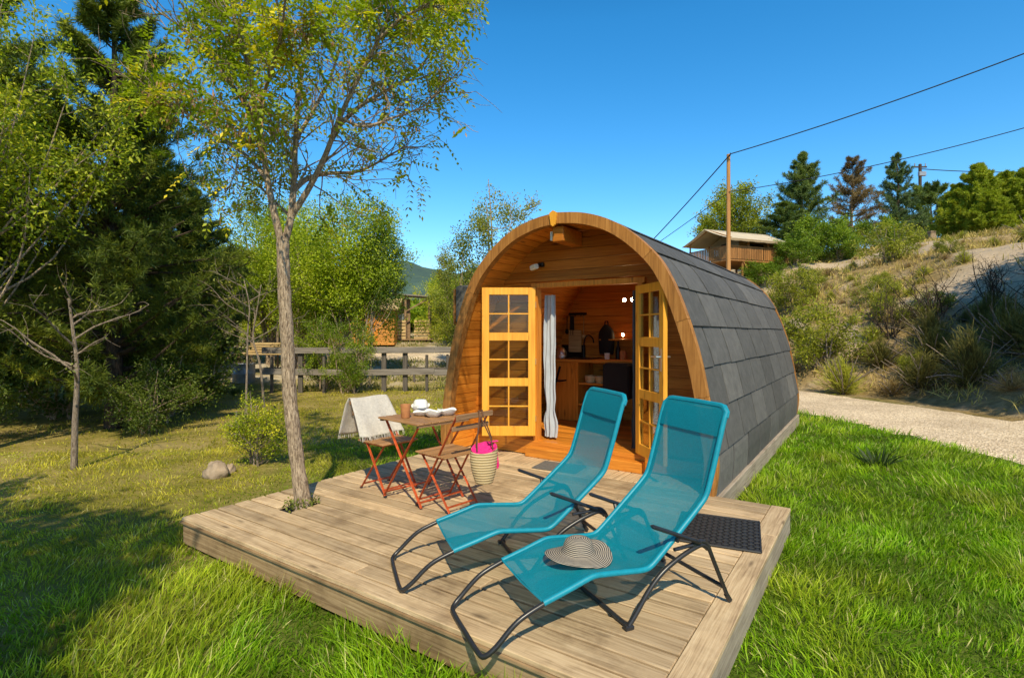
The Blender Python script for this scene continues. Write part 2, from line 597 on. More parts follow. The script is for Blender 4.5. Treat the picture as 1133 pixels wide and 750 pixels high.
# ------------------------------------------------------------------ terrain
ang_u = math.atan2(.826, .5636)
VX = np.array([.826, -.5636]); UX = np.array([.5636, .826]); DC = np.array([-2.598, 4.194])
RZ = math.atan2(-.5636, .826)


def wl(x, y):
    """deck frame -> world xy"""
    return DC + x * VX + y * UX


def smooth(a, b, x):
    t = np.clip((x - a) / (b - a), 0, 1)
    return t * t * (3 - 2 * t)


def hill_s(x, y):
    XL = 9.75 - .47 * np.maximum(0, y - 13.5)
    XL = XL + .25 * np.sin(y * .6)
    return (x - XL) * np.where(y > 13.5, .905, 1.0)


def terrain(x, y):
    x = np.asarray(x, float); y = np.asarray(y, float)
    P = np.stack([x, y, np.zeros_like(x)], -1).reshape(-1, 3)
    n1 = vnoise(P, .35, 1).reshape(x.shape) - .5
    n2 = vnoise(P, 1.1, 2).reshape(x.shape) - .5
    n3 = vnoise(P, .09, 3).reshape(x.shape) - .5
    z = -.23 + .03 * n2 * smooth(5, 10, np.hypot(x, y - 3))
    # ground rises behind the fence
    yb = np.maximum(0, y - 17)
    s = hill_s(x, y)
    z = z + (3.2 * np.tanh(.115 * yb / 3.2) + n1 * .25 * smooth(18, 26, y)) * smooth(5, -1, s)
    # lawn falls gently to the left, front
    z = z - .10 * smooth(-2.5, -7, x) * smooth(20, 10, y)
    # bank and hillside on the right
    s = hill_s(x, y)
    sp = np.maximum(0, s)
    bank = 8.0 * np.tanh(.56 * sp / 8.0)
    bank = bank * smooth(-25, -2, y) 
    z = z + bank + (n1 * 1.0 + n2 * .35 + n3 * 1.6) * smooth(.5, 5, s) * .8
    return z


def tz(x, y):
    return float(terrain(np.array([x]), np.array([y]))[0])


def spaced(a, b, n, k):
    t = np.linspace(-1, 1, n)
    return (a + b) / 2 + (b - a) / 2 * np.sinh(t * k) / np.sinh(k)


gx = spaced(-900, 900, 420, 6.6)
gy = spaced(-900, 900, 460, 6.4) + 9
X, Y = np.meshgrid(gx, gy)
Z = terrain(X, Y)
V = np.stack([X, Y, Z], -1).reshape(-1, 3)
ny, nx = X.shape
ii, jj = np.meshgrid(np.arange(nx - 1), np.arange(ny - 1))
a = (jj * nx + ii).ravel()
faces = np.stack([a, a + 1, a + nx + 1, a + nx], -1).ravel()
s_ = hill_s(V[:, 0], V[:, 1])
lawn = smooth(1.0, -1.0, s_) * smooth(17, 13, V[:, 1])
# attribute: R hill amount, G dryness of lawn, B bare
dry = np.clip(smooth(-.6, -3.6, V[:, 0]) * .9 + smooth(6, 13, V[:, 1]) * smooth(2, -2, V[:, 0]) * .5, 0, 1)
bare = smooth(15.5, 18.5, V[:, 1]) * smooth(1.5, -1, s_)


def chalk_mask(x, y):
    P = np.stack([x, y, x * 0], -1)
    c = smooth(.60, .70, vnoise(P, .22, 71) * .75 + vnoise(P, .9, 72) * .25)
    for (bx, by, br) in ((14.8, 17.0, 1.8), (17.0, 18.6, 1.2), (9.6, 19.5, 1.2), (10.4, 17.0, .9), (19.5, 24.0, 1.6)):
        d = np.hypot(x - bx, (y - by) * 1.15) / br + (vnoise(P, 1.3, 73) - .5) * .7
        c = np.maximum(c, smooth(1.1, .75, d))
    return c * smooth(.4, 1.5, hill_s(x, y))


hill_r = smooth(-1.6, -.3, s_)
dry = np.where(hill_r > .5, chalk_mask(V[:, 0], V[:, 1]), dry)
cc = np.stack([hill_r, dry, bare], -1)


def ground_mat():
    m, nt, out = newmat('ground')
    at_ = N(nt, 'ShaderNodeAttribute'); at_.attribute_name = 'Col'
    sp = N(nt, 'ShaderNodeSeparateColor'); nt.links.new(at_.outputs['Color'], sp.inputs[0])
    geo = N(nt, 'ShaderNodeNewGeometry')
    P = geo.outputs['Position']
    n1 = noise_n(nt, P, .8, 6, .65)
    n2 = noise_n(nt, P, 5, 6, .7)
    n3 = noise_n(nt, P, .25, 5, .6)
    lawn_c = ramp(nt, n2, [(.3, (.05, .075, .010)), (.6, (.10, .15, .016)), (.8, (.16, .19, .03))])
    dry_c = ramp(nt, n1, [(.3, (.16, .16, .02)), (.5, (.32, .25, .07)), (.7, (.44, .33, .14))])
    c = mixc(nt, sp.outputs[1], lawn_c, dry_c)
    bare_c = ramp(nt, n1, [(.35, (.16, .16, .04)), (.48, (.36, .28, .16)), (.6, (.55, .46, .34))])
    c = mixc(nt, sp.outputs[2], c, bare_c)
    hillc = ramp(nt, n1, [(.30, (.13, .12, .03)), (.42, (.32, .23, .09)), (.55, (.38, .28, .14)), (.70, (.52, .42, .28))])
    fine = ramp(nt, n2, [(.3, (.55, .52, .5)), (.65, (1.15, 1.12, 1.1))])
    hillc = mixc(nt, 1.0, hillc, fine, 'MULTIPLY')
    chalk = sp.outputs[1]
    hillc = mixc(nt, math_n(nt, 'MULTIPLY', chalk, .9), hillc, mixc(nt, n2, (.42, .31, .20), (.62, .49, .35)))
    c = mixc(nt, sp.outputs[0], c, hillc)
    bs = N(nt, 'ShaderNodeBsdfPrincipled'); nt.links.new(c, bs.inputs['Base Color'])
    bs.inputs['Roughness'].default_value = .95; bs.inputs['Specular IOR Level'].default_value = .1
    bp = N(nt, 'ShaderNodeBump'); bp.inputs['Strength'].default_value = .8; bp.inputs['Distance'].default_value = .12
    nt.links.new(n2, bp.inputs['Height']); nt.links.new(bp.outputs[0], bs.inputs['Normal'])
    nt.links.new(bs.outputs[0], out.inputs[0])
    return m


g_ = npmesh('ground', V, faces, np.full(len(faces) // 4, 4), ground_mat(), None, cc, True)
tag(g_, 'grassy plot with a dry bank rising on the right', 'ground', kind='structure')

# gravel path
pc = [(9.5, -6), (8.9, 0), (8.25, 4), (8.08, 6.8), (7.98, 9), (7.75, 11), (7.3, 13), (6.45, 15.7), (4.8, 18.6), (2.4, 21), (-.6, 22.6), (-4.5, 23.6), (-10, 24.4), (-18, 25)]
pc = catmull(pc, 8)
rows = []
for i, p in enumerate(pc):
    t = nrm(pc[min(i + 1, len(pc) - 1)] - pc[max(i - 1, 0)])
    nn = np.array([t[1], -t[0]])
    row = []
    for k in range(13):
        w = (k / 12 - .5) * 2
        off = 1.68 * w + (.16 * math.sin(i * 1.3) + .12 * math.sin(i * 2.9)) * (abs(w) > .9)
        q = p + nn * off
        row.append((q[0], q[1], tz(q[0], q[1]) + (.03 if abs(w) < .95 else -.02)))
    rows.append(row)


def gravel_mat():
    m, nt, out = newmat('gravel')
    geo = N(nt, 'ShaderNodeNewGeometry'); P = geo.outputs['Position']
    vo = N(nt, 'ShaderNodeTexVoronoi'); vo.inputs['Scale'].default_value = 38
    nt.links.new(P, vo.inputs['Vector'])
    sp = N(nt, 'ShaderNodeSeparateColor'); nt.links.new(vo.outputs['Color'], sp.inputs[0])
    c = ramp(nt, sp.outputs[0], [(.0, (.50, .37, .22)), (.5, (.78, .61, .41)), (1, (.95, .78, .56))])
    n = noise_n(nt, P, .9, 5, .65)
    c = mixc(nt, 1.0, c, ramp(nt, n, [(.35, (.78, .75, .72)), (.65, (1.06, 1.05, 1.03))]), 'MULTIPLY')
    bs = N(nt, 'ShaderNodeBsdfPrincipled'); nt.links.new(c, bs.inputs['Base Color']); bs.inputs['Roughness'].default_value = .95
    bp = N(nt, 'ShaderNodeBump'); bp.inputs['Strength'].default_value = .9; bp.inputs['Distance'].default_value = .02
    nt.links.new(vo.outputs['Distance'], bp.inputs['Height']); nt.links.new(bp.outputs[0], bs.inputs['Normal'])
    nt.links.new(bs.outputs[0], out.inputs[0])
    return m


tag(MB().grid(rows).build('path', gravel_mat(), None, True), 'pale gravel track curving behind the cabin', 'path', kind='structure')

# far hills
def hills_mat():
    m, nt, out = newmat('far_hills')
    geo = N(nt, 'ShaderNodeNewGeometry'); P = geo.outputs['Position']
    n = noise_n(nt, P, .045, 8, .72)
    c = ramp(nt, n, [(.35, (.035, .06, .045)), (.55, (.06, .10, .055)), (.75, (.13, .15, .08))])
    n2 = noise_n(nt, P, .012, 6, .6)
    sp = N(nt, 'ShaderNodeSeparateXYZ'); nt.links.new(P, sp.inputs[0])
    low = ramp(nt, math_n(nt, 'DIVIDE', sp.outputs[2], 60), [(.25, (1, 1, 1)), (.75, (0, 0, 0))])
    rk = math_n(nt, 'MULTIPLY', ramp(nt, n2, [(.47, (0, 0, 0)), (.53, (1, 1, 1))]), low)
    c = mixc(nt, rk, c, (.42, .30, .22))
    c = mixc(nt, .16, c, (.16, .24, .30))  # bluish distance haze mixed into the hill colour
    bs = N(nt, 'ShaderNodeBsdfPrincipled'); nt.links.new(c, bs.inputs['Base Color']); bs.inputs['Roughness'].default_value = 1
    bs.inputs['Specular IOR Level'].default_value = 0
    nt.links.new(bs.outputs[0], out.inputs[0])
    return m


rows = []
for j in range(16):
    rr = 330 + j * 26
    row = []
    for i in range(200):
        a_ = R_(-100 + 200 * i / 199)
        base = 55 + 17 * math.sin(a_ * 3.1 + 2.2) + 9 * math.sin(a_ * 9 + 1) + 6 * math.sin(a_ * 23)
        prof = math.sin(min(1, j / 11) * PI / 2) ** .8
        nz = mn.noise(Vector((math.sin(a_) * 6, math.cos(a_) * 6, j * .25))) * 16 + mn.noise(Vector((math.sin(a_) * 22, math.cos(a_) * 22, j * .6))) * 6
        row.append((math.sin(a_) * rr, math.cos(a_) * rr, 2.0 + (base + nz) * prof))
    rows.append(row)
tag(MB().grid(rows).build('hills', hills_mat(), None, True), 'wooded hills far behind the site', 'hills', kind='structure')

# ------------------------------------------------------------------ deck
deck = empty('wooden_deck', (DC[0], DC[1], 0), RZ, 'low weathered timber terrace under the two loungers', 'deck')
DW, DD = 3.93, 2.94
TX, TY = .503, .714  # tree hole in deck frame
rr = random.Random(3)
mb = MB()
bw = .141
y = .125
hole = .098
while y < DD - .01:
    y1 = min(y + bw, DD)
    spans = [(.004, DW - .152)]
    if y1 > TY - hole and y < TY + hole:
        spans = [(.004, TX - hole), (TX + hole, DW - .152)]
    out_ = []
    for (a0, a1) in spans:
        if a1 - a0 > 2 and rr.random() < .45:
            c_ = a0 + (a1 - a0) * rr.choice([.3, .5, .55, .7])
            out_ += [(a0, c_ - .002), (c_ + .002, a1)]
        else:
            out_.append((a0, a1))
    for (a0, a1) in out_:
        dz = rr.uniform(-.0015, .0015)
        mb.box(((a0 + a1) / 2, (y + y1) / 2, -.014 + dz), (a1 - a0, y1 - y - .020, .028), bev=.005)
    y = y1
mb.build('deck_boards', M['deck_x'], deck)
mb = MB()
mb.box((DW / 2 - .074, .06, -.0135), (DW - .150, .118, .029), bev=.004)
mb.build('front_border_board', M['deck_x'], deck)
mb = MB()
mb.box((DW - .074, 1.1, -.0125), (.146, 2.19, .029), bev=.004)
mb.box((DW - .074, 2.57, -.0130), (.146, .735, .029), bev=.004)
mb.build('side_border_board', M['deck_y'], deck)
mb = MB()
x = .16
while x < 3.24:
    x1 = min(x + .141, 3.24)
    mb.box(((x + x1) / 2, 3.155, -.014 + rr.uniform(-.001, .001)), (x1 - x - .011, .42, .028), bev=.004)
    x = x1
mb.build('porch_boards', M['deck_y'], deck)
mb = MB()
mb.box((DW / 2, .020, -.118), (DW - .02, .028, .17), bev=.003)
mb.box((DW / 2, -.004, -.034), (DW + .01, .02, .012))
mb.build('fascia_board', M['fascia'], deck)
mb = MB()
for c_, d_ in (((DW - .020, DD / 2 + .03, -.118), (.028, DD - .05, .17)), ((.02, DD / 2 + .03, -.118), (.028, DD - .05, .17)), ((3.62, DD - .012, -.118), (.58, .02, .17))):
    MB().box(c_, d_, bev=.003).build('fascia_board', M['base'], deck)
mb = MB()
MB().box((DW / 2, DD / 2 + .02, -.040), (DW - .10, DD - .10, .010)).build('gap_shade_sheet', M['dark_cloth'], deck)  # black sheet added below the boards so the gaps look shaded
for yy in (.5, 1.0, 1.6, 2.2, 2.8):
    mb.box((DW / 2, yy, -.115), (DW - .12, .06, .12))
mb.each('joist', M['post'], deck)

# ------------------------------------------------------------------ pod
pod = empty('camping_pod', (DC[0], DC[1], 0), RZ, 'arched wooden camping pod clad in dark slates with open glazed doors', 'cabin')
XC = 1.735
half = [(1.57, -.02), (1.60, .25), (1.575, .5), (1.51, .9), (1.425, 1.3), (1.285, 1.73), (1.165, 2.0), (1.045, 2.18), (.83, 2.39), (.58, 2.555), (.29, 2.655), (0, 2.692)]
hp = catmull(half, 8)
full = [(-p[0], p[1]) for p in hp] + [(p[0], p[1]) for p in hp[::-1]][1:]
full = np.array(full)  # left base -> apex -> right base
seg = np.r_[0, np.cumsum(np.linalg.norm(np.diff(full, axis=0), axis=1))]
TOT = seg[-1]


def prof(s, off=0.0):
    """point on the shell at arc length s, offset outward"""
    p = np.array([np.interp(s, seg, full[:, 0]), np.interp(s, seg, full[:, 1])])
    d = np.array([np.interp(s + .02, seg, full[:, 0]) - np.interp(s - .02, seg, full[:, 0]),
                  np.interp(s + .02, seg, full[:, 1]) - np.interp(s - .02, seg, full[:, 1])])
    d = d / np.linalg.norm(d)
    n = np.array([-d[1], d[0]])
    return p + n * off


def inner_half(z, off=.085):
    zs = full[len(full) // 2:, 1][::-1]; xs = full[len(full) // 2:, 0][::-1]
    return float(np.interp(z, zs, xs)) - off if z < 2.6 else 0.0


def arch(y0, y1, o0, o1, s0, s1, n):
    rows_ = []
    for k in range(n + 1):
        s = s0 + (s1 - s0) * k / n
        a0 = prof(s, o0); a1 = prof(s, o1)
        rows_.append([(XC + a0[0], y0, a0[1]), (XC + a1[0], y0, a1[1]), (XC + a1[0], y1, a1[1]), (XC + a0[0], y1, a0[1]), (XC + a0[0], y0, a0[1])])
    m_ = MB().grid([r[:4] + [r[4]] for r in rows_])
    b = len(m_.v)
    m_.f.append((0, 1, 2, 3)); m_.f.append((n * 5 + 3, n * 5 + 2, n * 5 + 1, n * 5))
    return m_


def arch_set(y0, y1, o0, o1, cuts):
    big = MB()
    for a0, a1 in zip(cuts[:-1], cuts[1:]):
        m_ = arch(y0, y1, o0, o1, a0 + .0018, a1 - .0018, 14)
        big.add(m_.v, m_.f)
    return big


smooth_by_angle(arch_set(2.895, 2.985, -.092, .022, [0.0, 1.05, 2.02, TOT / 2, TOT - 2.35, TOT - 1.62, TOT - .9, TOT]).build('arch_frame', M['arch'], pod), 30)
smooth_by_angle(arch_set(8.90, 8.97, -.08, .024, [0, 1.1, 2.1, TOT / 2, TOT - 2.1, TOT - 1.1, TOT]).build('arch_frame', M['arch'], pod), 30)
# slate cladding
rr = random.Random(11)
mb = MB(); bk_ = MB()
mb_edge = [0.0]
RH = .318
nrow = 9
rowh = (TOT / 2 - .0) / nrow
y_a, y_b = 2.987, 8.90
wS = .745
for side in (0, 1):
    for r in range(nrow):
        s0 = r * rowh; s1 = (r + 1) * rowh + .03
        s1 = min(s1, TOT / 2 + .02)
        y0 = y_a - (wS * (.5 if r % 2 else .12)) - wS * .0
        P = []
        for k in range(5):
            s = s0 + (s1 - s0) * k / 4
            ss = s if side == 0 else TOT - s
            q = prof(min(max(ss, .001), TOT - .001), .026 - .019 * k / 4 - .006)
            P.append([(XC + q[0], y_a + .002, q[1]), (XC + q[0], y_b - .002, q[1])])
        bk_.grid(P)
        while y0 < y_b:
            ya = max(y0 + .0015, y_a); yb = min(y0 + wS - .040, y_b)
            if yb - ya > .05:
                nseg = 4
                top = []; bot = []
                jit = rr.uniform(-.001, .003); low = rr.uniform(0, .010)
                for k in range(nseg + 1):
                    s = s0 - low + (s1 - s0 + low) * k / nseg
                    ss = s if side == 0 else TOT - s
                    o = .026 - .019 * k / nseg + jit
                    pO = prof(min(max(ss, 0.001), TOT - .001), o); pI = prof(min(max(ss, .001), TOT - .001), o - .009)
                    top.append(pO); bot.append(pI)
                ring = [(p[0], p[1]) for p in top] + [(p[0], p[1]) for p in bot[::-1]]
                poly = [(XC + p[0], ya, p[1]) for p in ring]
                mb.prism(poly, (0, 0, 0), (0, yb - ya, 0))
            y0 += wS
mb.build('slate_cladding', M['slate'], pod)
bk_.build('slate_backing', M['dark_cloth'], pod)
# ridge cap
m_ = arch(y_a, y_b, .016, .026, TOT / 2 - .10, TOT / 2 + .10, 6)
m_.build('ridge_cap', M['slate'], pod)
# inner lining boards running along the pod
mb = MB()
s = 0.02
while s < TOT - .02:
    s1 = min(s + .118, TOT - .02)
    ring = [prof(s + .001, -.078), prof((s + s1) / 2, -.078), prof(s1 - .001, -.078), prof(s1 - .001, -.050), prof((s + s1) / 2, -.050), prof(s + .001, -.050)]
    # small bevel grooves
    ring = [prof(s + .001, -.070), prof(s + .007, -.078), prof((s + s1) / 2, -.0785), prof(s1 - .007, -.078), prof(s1 - .001, -.070), prof(s1 - .001, -.045), prof((s + s1) / 2, -.045), prof(s + .001, -.045)]
    mb.prism([(XC + p[0], 2.984, p[1]) for p in ring], (0, 0, 0), (0, 5.9, 0))
    s = s1
mb.build('lining', M['pod_y'], pod)
# black membrane between lining and slates
arch(2.99, 8.9, -.043, .001, 0.01, TOT - .01, 60).build('roof_membrane', M['dark_cloth'], pod)
# base beams and floor
mb = MB()
mb.box((XC + 1.585, 5.94, -.12), (.09, 5.9, .19), bev=.006)
mb.box((XC - 1.585, 5.94, -.12), (.09, 5.9, .19), bev=.006)
mb.each('base_beam', M['base'], pod)
XL0, XR0 = 1.195, 2.435
WY = 3.43
mb = MB()
k = 0
y = 3.38
while y < 5.6:
    mb.box((XC, y + .07, .155), (2.95, .136, .03), bev=.002)
    y += .14
mb.build('floor', M['pod_x'], pod)
MB().box((XC, 3.405, .083), (2.98, .05, .163), bev=.004).build('sill_beam', M['pod_x'], pod)
MB().box(((XL0 + XR0) / 2, 3.315, .055), (1.42, .11, .11), bev=.006).build('door_step', M['pod_x'], pod)


def wallboards(y0, th, zlo, x_open=None, z_open=None, bh=.118):
    mb = MB()
    z = zlo
    while z < 2.6:
        z1 = min(z + bh, 2.60)
        wA = inner_half(z + .004, .060); wB = inner_half(z1 - .001, .060)
        if wB < .05: wB = .02
        def piece(xa0, xa1, xb0, xb1):
            p = [(xa0, y0, z + .0015), (xa1, y0, z + .0015), (xb1, y0, z1 - .006), (xb1, y0 + .006, z1 - .001), (xb0, y0 + .006, z1 - .001), (xb0, y0, z1 - .006)]
            p = [(xa0, y0, z + .0015), (xa1, y0, z + .0015), (xb1, y0, z1 - .003), (xb0, y0, z1 - .003)]
            mb.prism(p, (0, rr.uniform(-.0015, .0015), 0), (0, th, 0))
        if x_open and z < z_open - .02:
            z1e = z1
            piece(XC - wA, x_open[0], XC - wB, x_open[0])
            piece(x_open[1], XC + wA, x_open[1], XC + wB)
        else:
            piece(XC - wA, XC + wA, XC - wB, XC + wB)
        z = z1
    return mb


ZT = .168 + .118 * 15.25
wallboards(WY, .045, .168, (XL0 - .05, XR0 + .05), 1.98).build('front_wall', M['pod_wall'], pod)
wallboards(5.42, .04, .168).build('partition_wall', M['inner'], pod)
wallboards(8.86, .04, -.02).build('rear_wall', M['pod_x'], pod)
# door casing
mb = MB()
mb.box((XL0 - .028, WY + .005, 1.08), (.056, .10, 1.83), bev=.003)
mb.box((XR0 + .028, WY + .005, 1.08), (.056, .10, 1.83), bev=.003)
mb.box(((XL0 + XR0) / 2, WY + .002, 2.005), (XR0 - XL0 + .16, .11, .06), bev=.003)
mb.each('door_frame', M['pod_z'], pod)
# beam over the doors
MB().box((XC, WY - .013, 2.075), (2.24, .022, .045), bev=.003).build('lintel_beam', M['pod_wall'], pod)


def door_leaf(hx, hy, ang, w, z0, h, handle):
    d = empty('door', (hx, hy, z0), ang)
    d.parent = pod
    root = d
    return root


def make_door(hx, hy, ang, w, z0, h, side, handle):
    """local x runs from the hinge to the free edge, thickness in y"""
    t = .044
    stile = .085
    rails = [(0, .10), (.10 + .47, .105), (.10 + .47 + .105 + .465, .10), (h - .085, .085)]
    rails = [(0, .115), (.585, .095), (1.12, .095), (h - .085, .085)]
    mb = MB()
    mb.box((stile / 2, 0, h / 2), (stile, t, h), bev=.004)
    mb.box((w - stile / 2, 0, h / 2), (stile, t, h), bev=.004)
    for (z, hh) in rails:
        mb.box((w / 2, 0, z + hh / 2), (w - 2 * stile, t - .004, hh - .001), bev=.003)
    # rebate lip along the free edge
    me = bpy.data.meshes.new('door')
    me.from_pydata(mb.v, [], mb.f)
    d = link('door', me, M['door'], pod)
    d.location = (hx, hy, z0)
    d.rotation_euler = (0, 0, ang)
    gaps = [(rails[i][0] + rails[i][1], rails[i + 1][0]) for i in range(3)]
    mu = MB(); gl = MB()
    for (g0, g1) in gaps:
        mu.box((w / 2, 0, (g0 + g1) / 2), (.016, t - .012, g1 - g0))
        mu.box((stile + (w - 2 * stile) / 4 - .004, 0, (g0 + g1) / 2), ((w - 2 * stile) / 2 - .008, t - .012, .014))
        mu.box((w - stile - (w - 2 * stile) / 4 + .004, 0, (g0 + g1) / 2), ((w - 2 * stile) / 2 - .008, t - .012, .014))
    mu.build('glazing_bars', M['door'], d)
    for (g0, g1) in gaps:
        MB().box((w / 2, .0012, (g0 + g1) / 2), (w - 2 * stile - .001, .004, g1 - g0 - .001)).build('glass_pane', M['glass'], d)
    if handle:
        hb = MB()
        for sy in (-1, 1):
            hb.box((w - .045, sy * (t / 2 + .004), 1.0), (.032, .006, .22), bev=.002)
            hb.tube([(w - .045, sy * (t / 2 + .006), 1.03), (w - .045, sy * (t / 2 + .045), 1.03), (w - .145, sy * (t / 2 + .05), 1.03)], .009, 8)
        smooth_by_angle(hb.build('handle', M['steel'], d))
    hg = MB()
    for z in (.2, h / 2, h - .2):
        hg.tube([(-.004, -.02 * side, z - .035), (-.004, -.02 * side, z + .035)], .007, 8)
    hg.each('hinge', M['steel'], d)
    return d


dl = make_door(XL0 - .005, WY - .075, math.atan2(-.5636, -.826), .63, .235, 1.745, 1, False)
# handle-less leaf still has a bolt
dr_ = make_door(XR0 + .005, WY - .06, R_(-44), .61, .19, 1.75, -1, True)

# ridge beam, kite ornament, porch lamp
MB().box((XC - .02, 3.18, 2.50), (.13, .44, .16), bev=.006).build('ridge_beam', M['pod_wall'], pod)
MB().box((XC - .11, 3.03, 2.49), (.035, .10, .10), bev=.006).build('beam_fixture', M['white_plastic'], pod)
p = [(XC - .045, 2.882, 2.71), (XC, 2.882, 2.735), (XC + .045, 2.882, 2.71), (XC + .026, 2.882, 2.585), (XC, 2.882, 2.565), (XC - .026, 2.882, 2.585)]
MB().prism(p, (-.03, -.012, 0), (0, .022, 0)).build('gable_ornament', M['door'], pod)
lp = MB()
lp.box((1.24, WY - .03, 2.25), (.07, .05, .05), bev=.004)
lp.tube([(1.24, WY - .05, 2.25), (1.22, WY - .10, 2.235)], .012)
lpo = lp.build('porch_lamp', M['black_metal'], pod)
MB().box((1.205, WY - .125, 2.215), (.10, .06, .06), ax=[nrm([1, -.3, .2]), nrm([.3, 1, .1]), nrm([-.2, -.1, 1])], bev=.01).build('lamp_head', M['white_plastic'], lpo)
# dark box window on the left flank
bxw = MB()
bxw.box((XC - 1.41, 3.30, 1.80), (.24, .48, .46), bev=.02).build('side_window_box', M['slate'], pod)
MB().box((XC - 1.545, 3.30, 1.77), (.02, .50, .44), bev=.004).build('window_box_trim', M['arch'], pod)

# ---- interior things
DK = lambda x, y, z=0: (float(wl(x, y)[0]), float(wl(x, y)[1]), z)


def wavy_curtain(w, h, folds, seed, taper=.0, knot=False):
    r2 = random.Random(seed)
    P = []
    nz, nxx = 26, folds * 8
    for i in range(nz + 1):
        z = h * i / nz
        f = i / nz
        row = []
        squeeze = 1.0
        if knot:
            squeeze = 1 - .25 * math.exp(-((f - .20) / .05) ** 2) + .25 * math.exp(-((f - .10) / .06) ** 2)
        for j in range(nxx + 1):
            t = j / nxx
            amp = .011 + .005 * (1 - f) + .006 * math.sin(t * 5 + f * 2)
            xx = (t - .5) * w * (1 + taper * (1 - f)) * squeeze
            yy = amp * math.sin(t * folds * 2 * PI + .8 * math.sin(f * 3 + seed)) + .01 * math.sin(t * 9 + f * 7)
            row.append((xx + .005 * math.sin(f * 5 + seed) + .006 * (1 - f) * math.sin(f * 31), yy, z))
        P.append(row)
    return MB().grid(P)


ct = tag(wavy_curtain(.15, 1.70, 3, 2, .1, True).build('curtain', M['white_cloth'], None, True), 'pale grey curtain gathered at the left side of the pod doorway', 'curtain')
ct.location = DK(XL0 + .09, WY + .11, .20); ct.rotation_euler = (0, 0, RZ)
ct = tag(wavy_curtain(.12, 1.72, 4, 5).build('curtain', M['baked_shade_cloth'], None, True), 'grey curtain darkened in colour for shade, hanging at the right side of the pod doorway', 'curtain')
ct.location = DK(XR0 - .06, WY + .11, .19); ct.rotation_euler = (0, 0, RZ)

kc = empty('kitchen_counter', DK(0, 0, 0), RZ, 'wooden kitchen counter with sink inside the pod', 'counter')
MB().box((1.45, 5.10, 1.045), (1.75, .56, .04), bev=.006).build('worktop', M['inner'], kc)
mb = MB()
mb.box((.62, 5.12, .60), (.04, .5, .84))
mb.box((.79, 4.87, .60), (.30, .03, .84))
mb.box((1.42, 5.12, .60), (.03, .5, .84))
mb.box((.955, 5.12, .60), (.03, .5, .84))
mb.each('cabinet_panel', M['pod_z'], kc)
mb = MB()
for z in (.42, .72): mb.box((1.19, 5.12, z), (.43, .48, .025))
mb.each('shelf', M['inner'], kc)
MB().box((.92, 5.08, 1.07), (.46, .40, .012), bev=.004).build('sink', M['black_metal'], kc)
smooth_by_angle(MB().tube(catmull([(.86, 5.28, 1.07), (.86, 5.28, 1.28), (.90, 5.26, 1.38), (.98, 5.2, 1.41), (1.07, 5.14, 1.37), (1.10, 5.12, 1.30)], 5), .011, 8)
                .build('faucet', M['black_metal'], kc))
MB().box((.62, 5.40, 1.16), (.40, .02, .2)).build('splashback', M['black_metal'], kc)
MB().box((1.64, 4.90, .80), (.38, .5, .48), bev=.03).build('cloth_cover', M['dark_cloth'], kc)

hr = empty('utensil_rack', DK(0, 0, 0), RZ, 'dark hooked rack with hanging kitchen tools on the pod inner wall', 'rack')
MB().box((.66, 5.40, 1.74), (.36, .025, .035)).build('rail', M['black_metal'], hr)
mb = MB()
for i, (dx, ln) in enumerate(((-.15, .34), (-.09, .30), (.0, .34), (.10, .42), (.15, .38))):
    mb.tube([(.66 + dx, 5.385, 1.75), (.66 + dx, 5.375, 1.70)], .006, 6)
mb.each('hook', M['black_metal'], hr)
uts = [('ladle', -.14, .28, 'black_metal'), ('towel', -.05, .30, 'dark_cloth'), ('wooden_spoon', .15, .36, 'pallet')]
for nm, dx, ln, mt in uts:
    m_ = MB()
    if nm == 'towel':
        P = [[(.66 + dx + (j / 8 - .5) * (.07 + .02 * i / 6), 5.37 + .01 * math.sin(j * 2), 1.71 - ln * i / 6) for j in range(9)] for i in range(7)]
        m_.grid(P)
    else:
        m_.tube([(.66 + dx, 5.375, 1.71), (.66 + dx, 5.375, 1.71 - ln * .75)], .006, 6)
        m_.lathe((.66 + dx, 5.372, 1.71 - ln * .88), [(.001, .045), (.025, .03), (.035, 0), (.025, -.03), (.001, -.04)], 10, 1, .4)
    o = m_.build(nm, M[mt], None, True)
    o.location = DK(0, 0, 0); o.rotation_euler = (0, 0, RZ)
    tag(o, {'ladle': 'black ladle hanging at the left end of the rack', 'towel': 'dark towel hanging from the wall rack', 'wooden_spoon': 'pale wooden spoon hanging at the right end of the rack'}[nm], {'ladle': 'ladle', 'towel': 'towel', 'wooden_spoon': 'spoon'}[nm])
bk = empty('backpack', DK(1.21, 5.32, 0), RZ, 'black backpack hanging on the pod inner wall behind the counter', 'backpack')
mb = MB()
P = []
for i in range(13):
    z = 1.13 + .44 * i / 12
    wv = .125 * (1 - .75 * max(0, (i - 8) / 4) ** 2) * (.85 + .15 * math.sin(i / 12 * PI))
    P.append([(wv * math.cos(a2), .07 * math.sin(a2) * (1 - .4 * max(0, (i - 8) / 4)), z) for a2 in [2 * PI * k / 16 for k in range(17)]])
mb.grid(P); mb.build('bag_body', M['dark_cloth'], bk, True)
MB().tube([(-.03, 0, 1.54), (-.02, 0, 1.62), (.02, 0, 1.62), (.03, 0, 1.54)], .008, 6).build('strap', M['dark_cloth'], bk)
sh = MB().box((1.42, 5.33, 1.345), (.60, .14, .018)).build('wall_shelf', M['inner'], None)
sh.location = DK(0, 0); sh.rotation_euler = (0, 0, RZ); tag(sh, 'narrow wooden shelf on the pod inner wall', 'shelf')
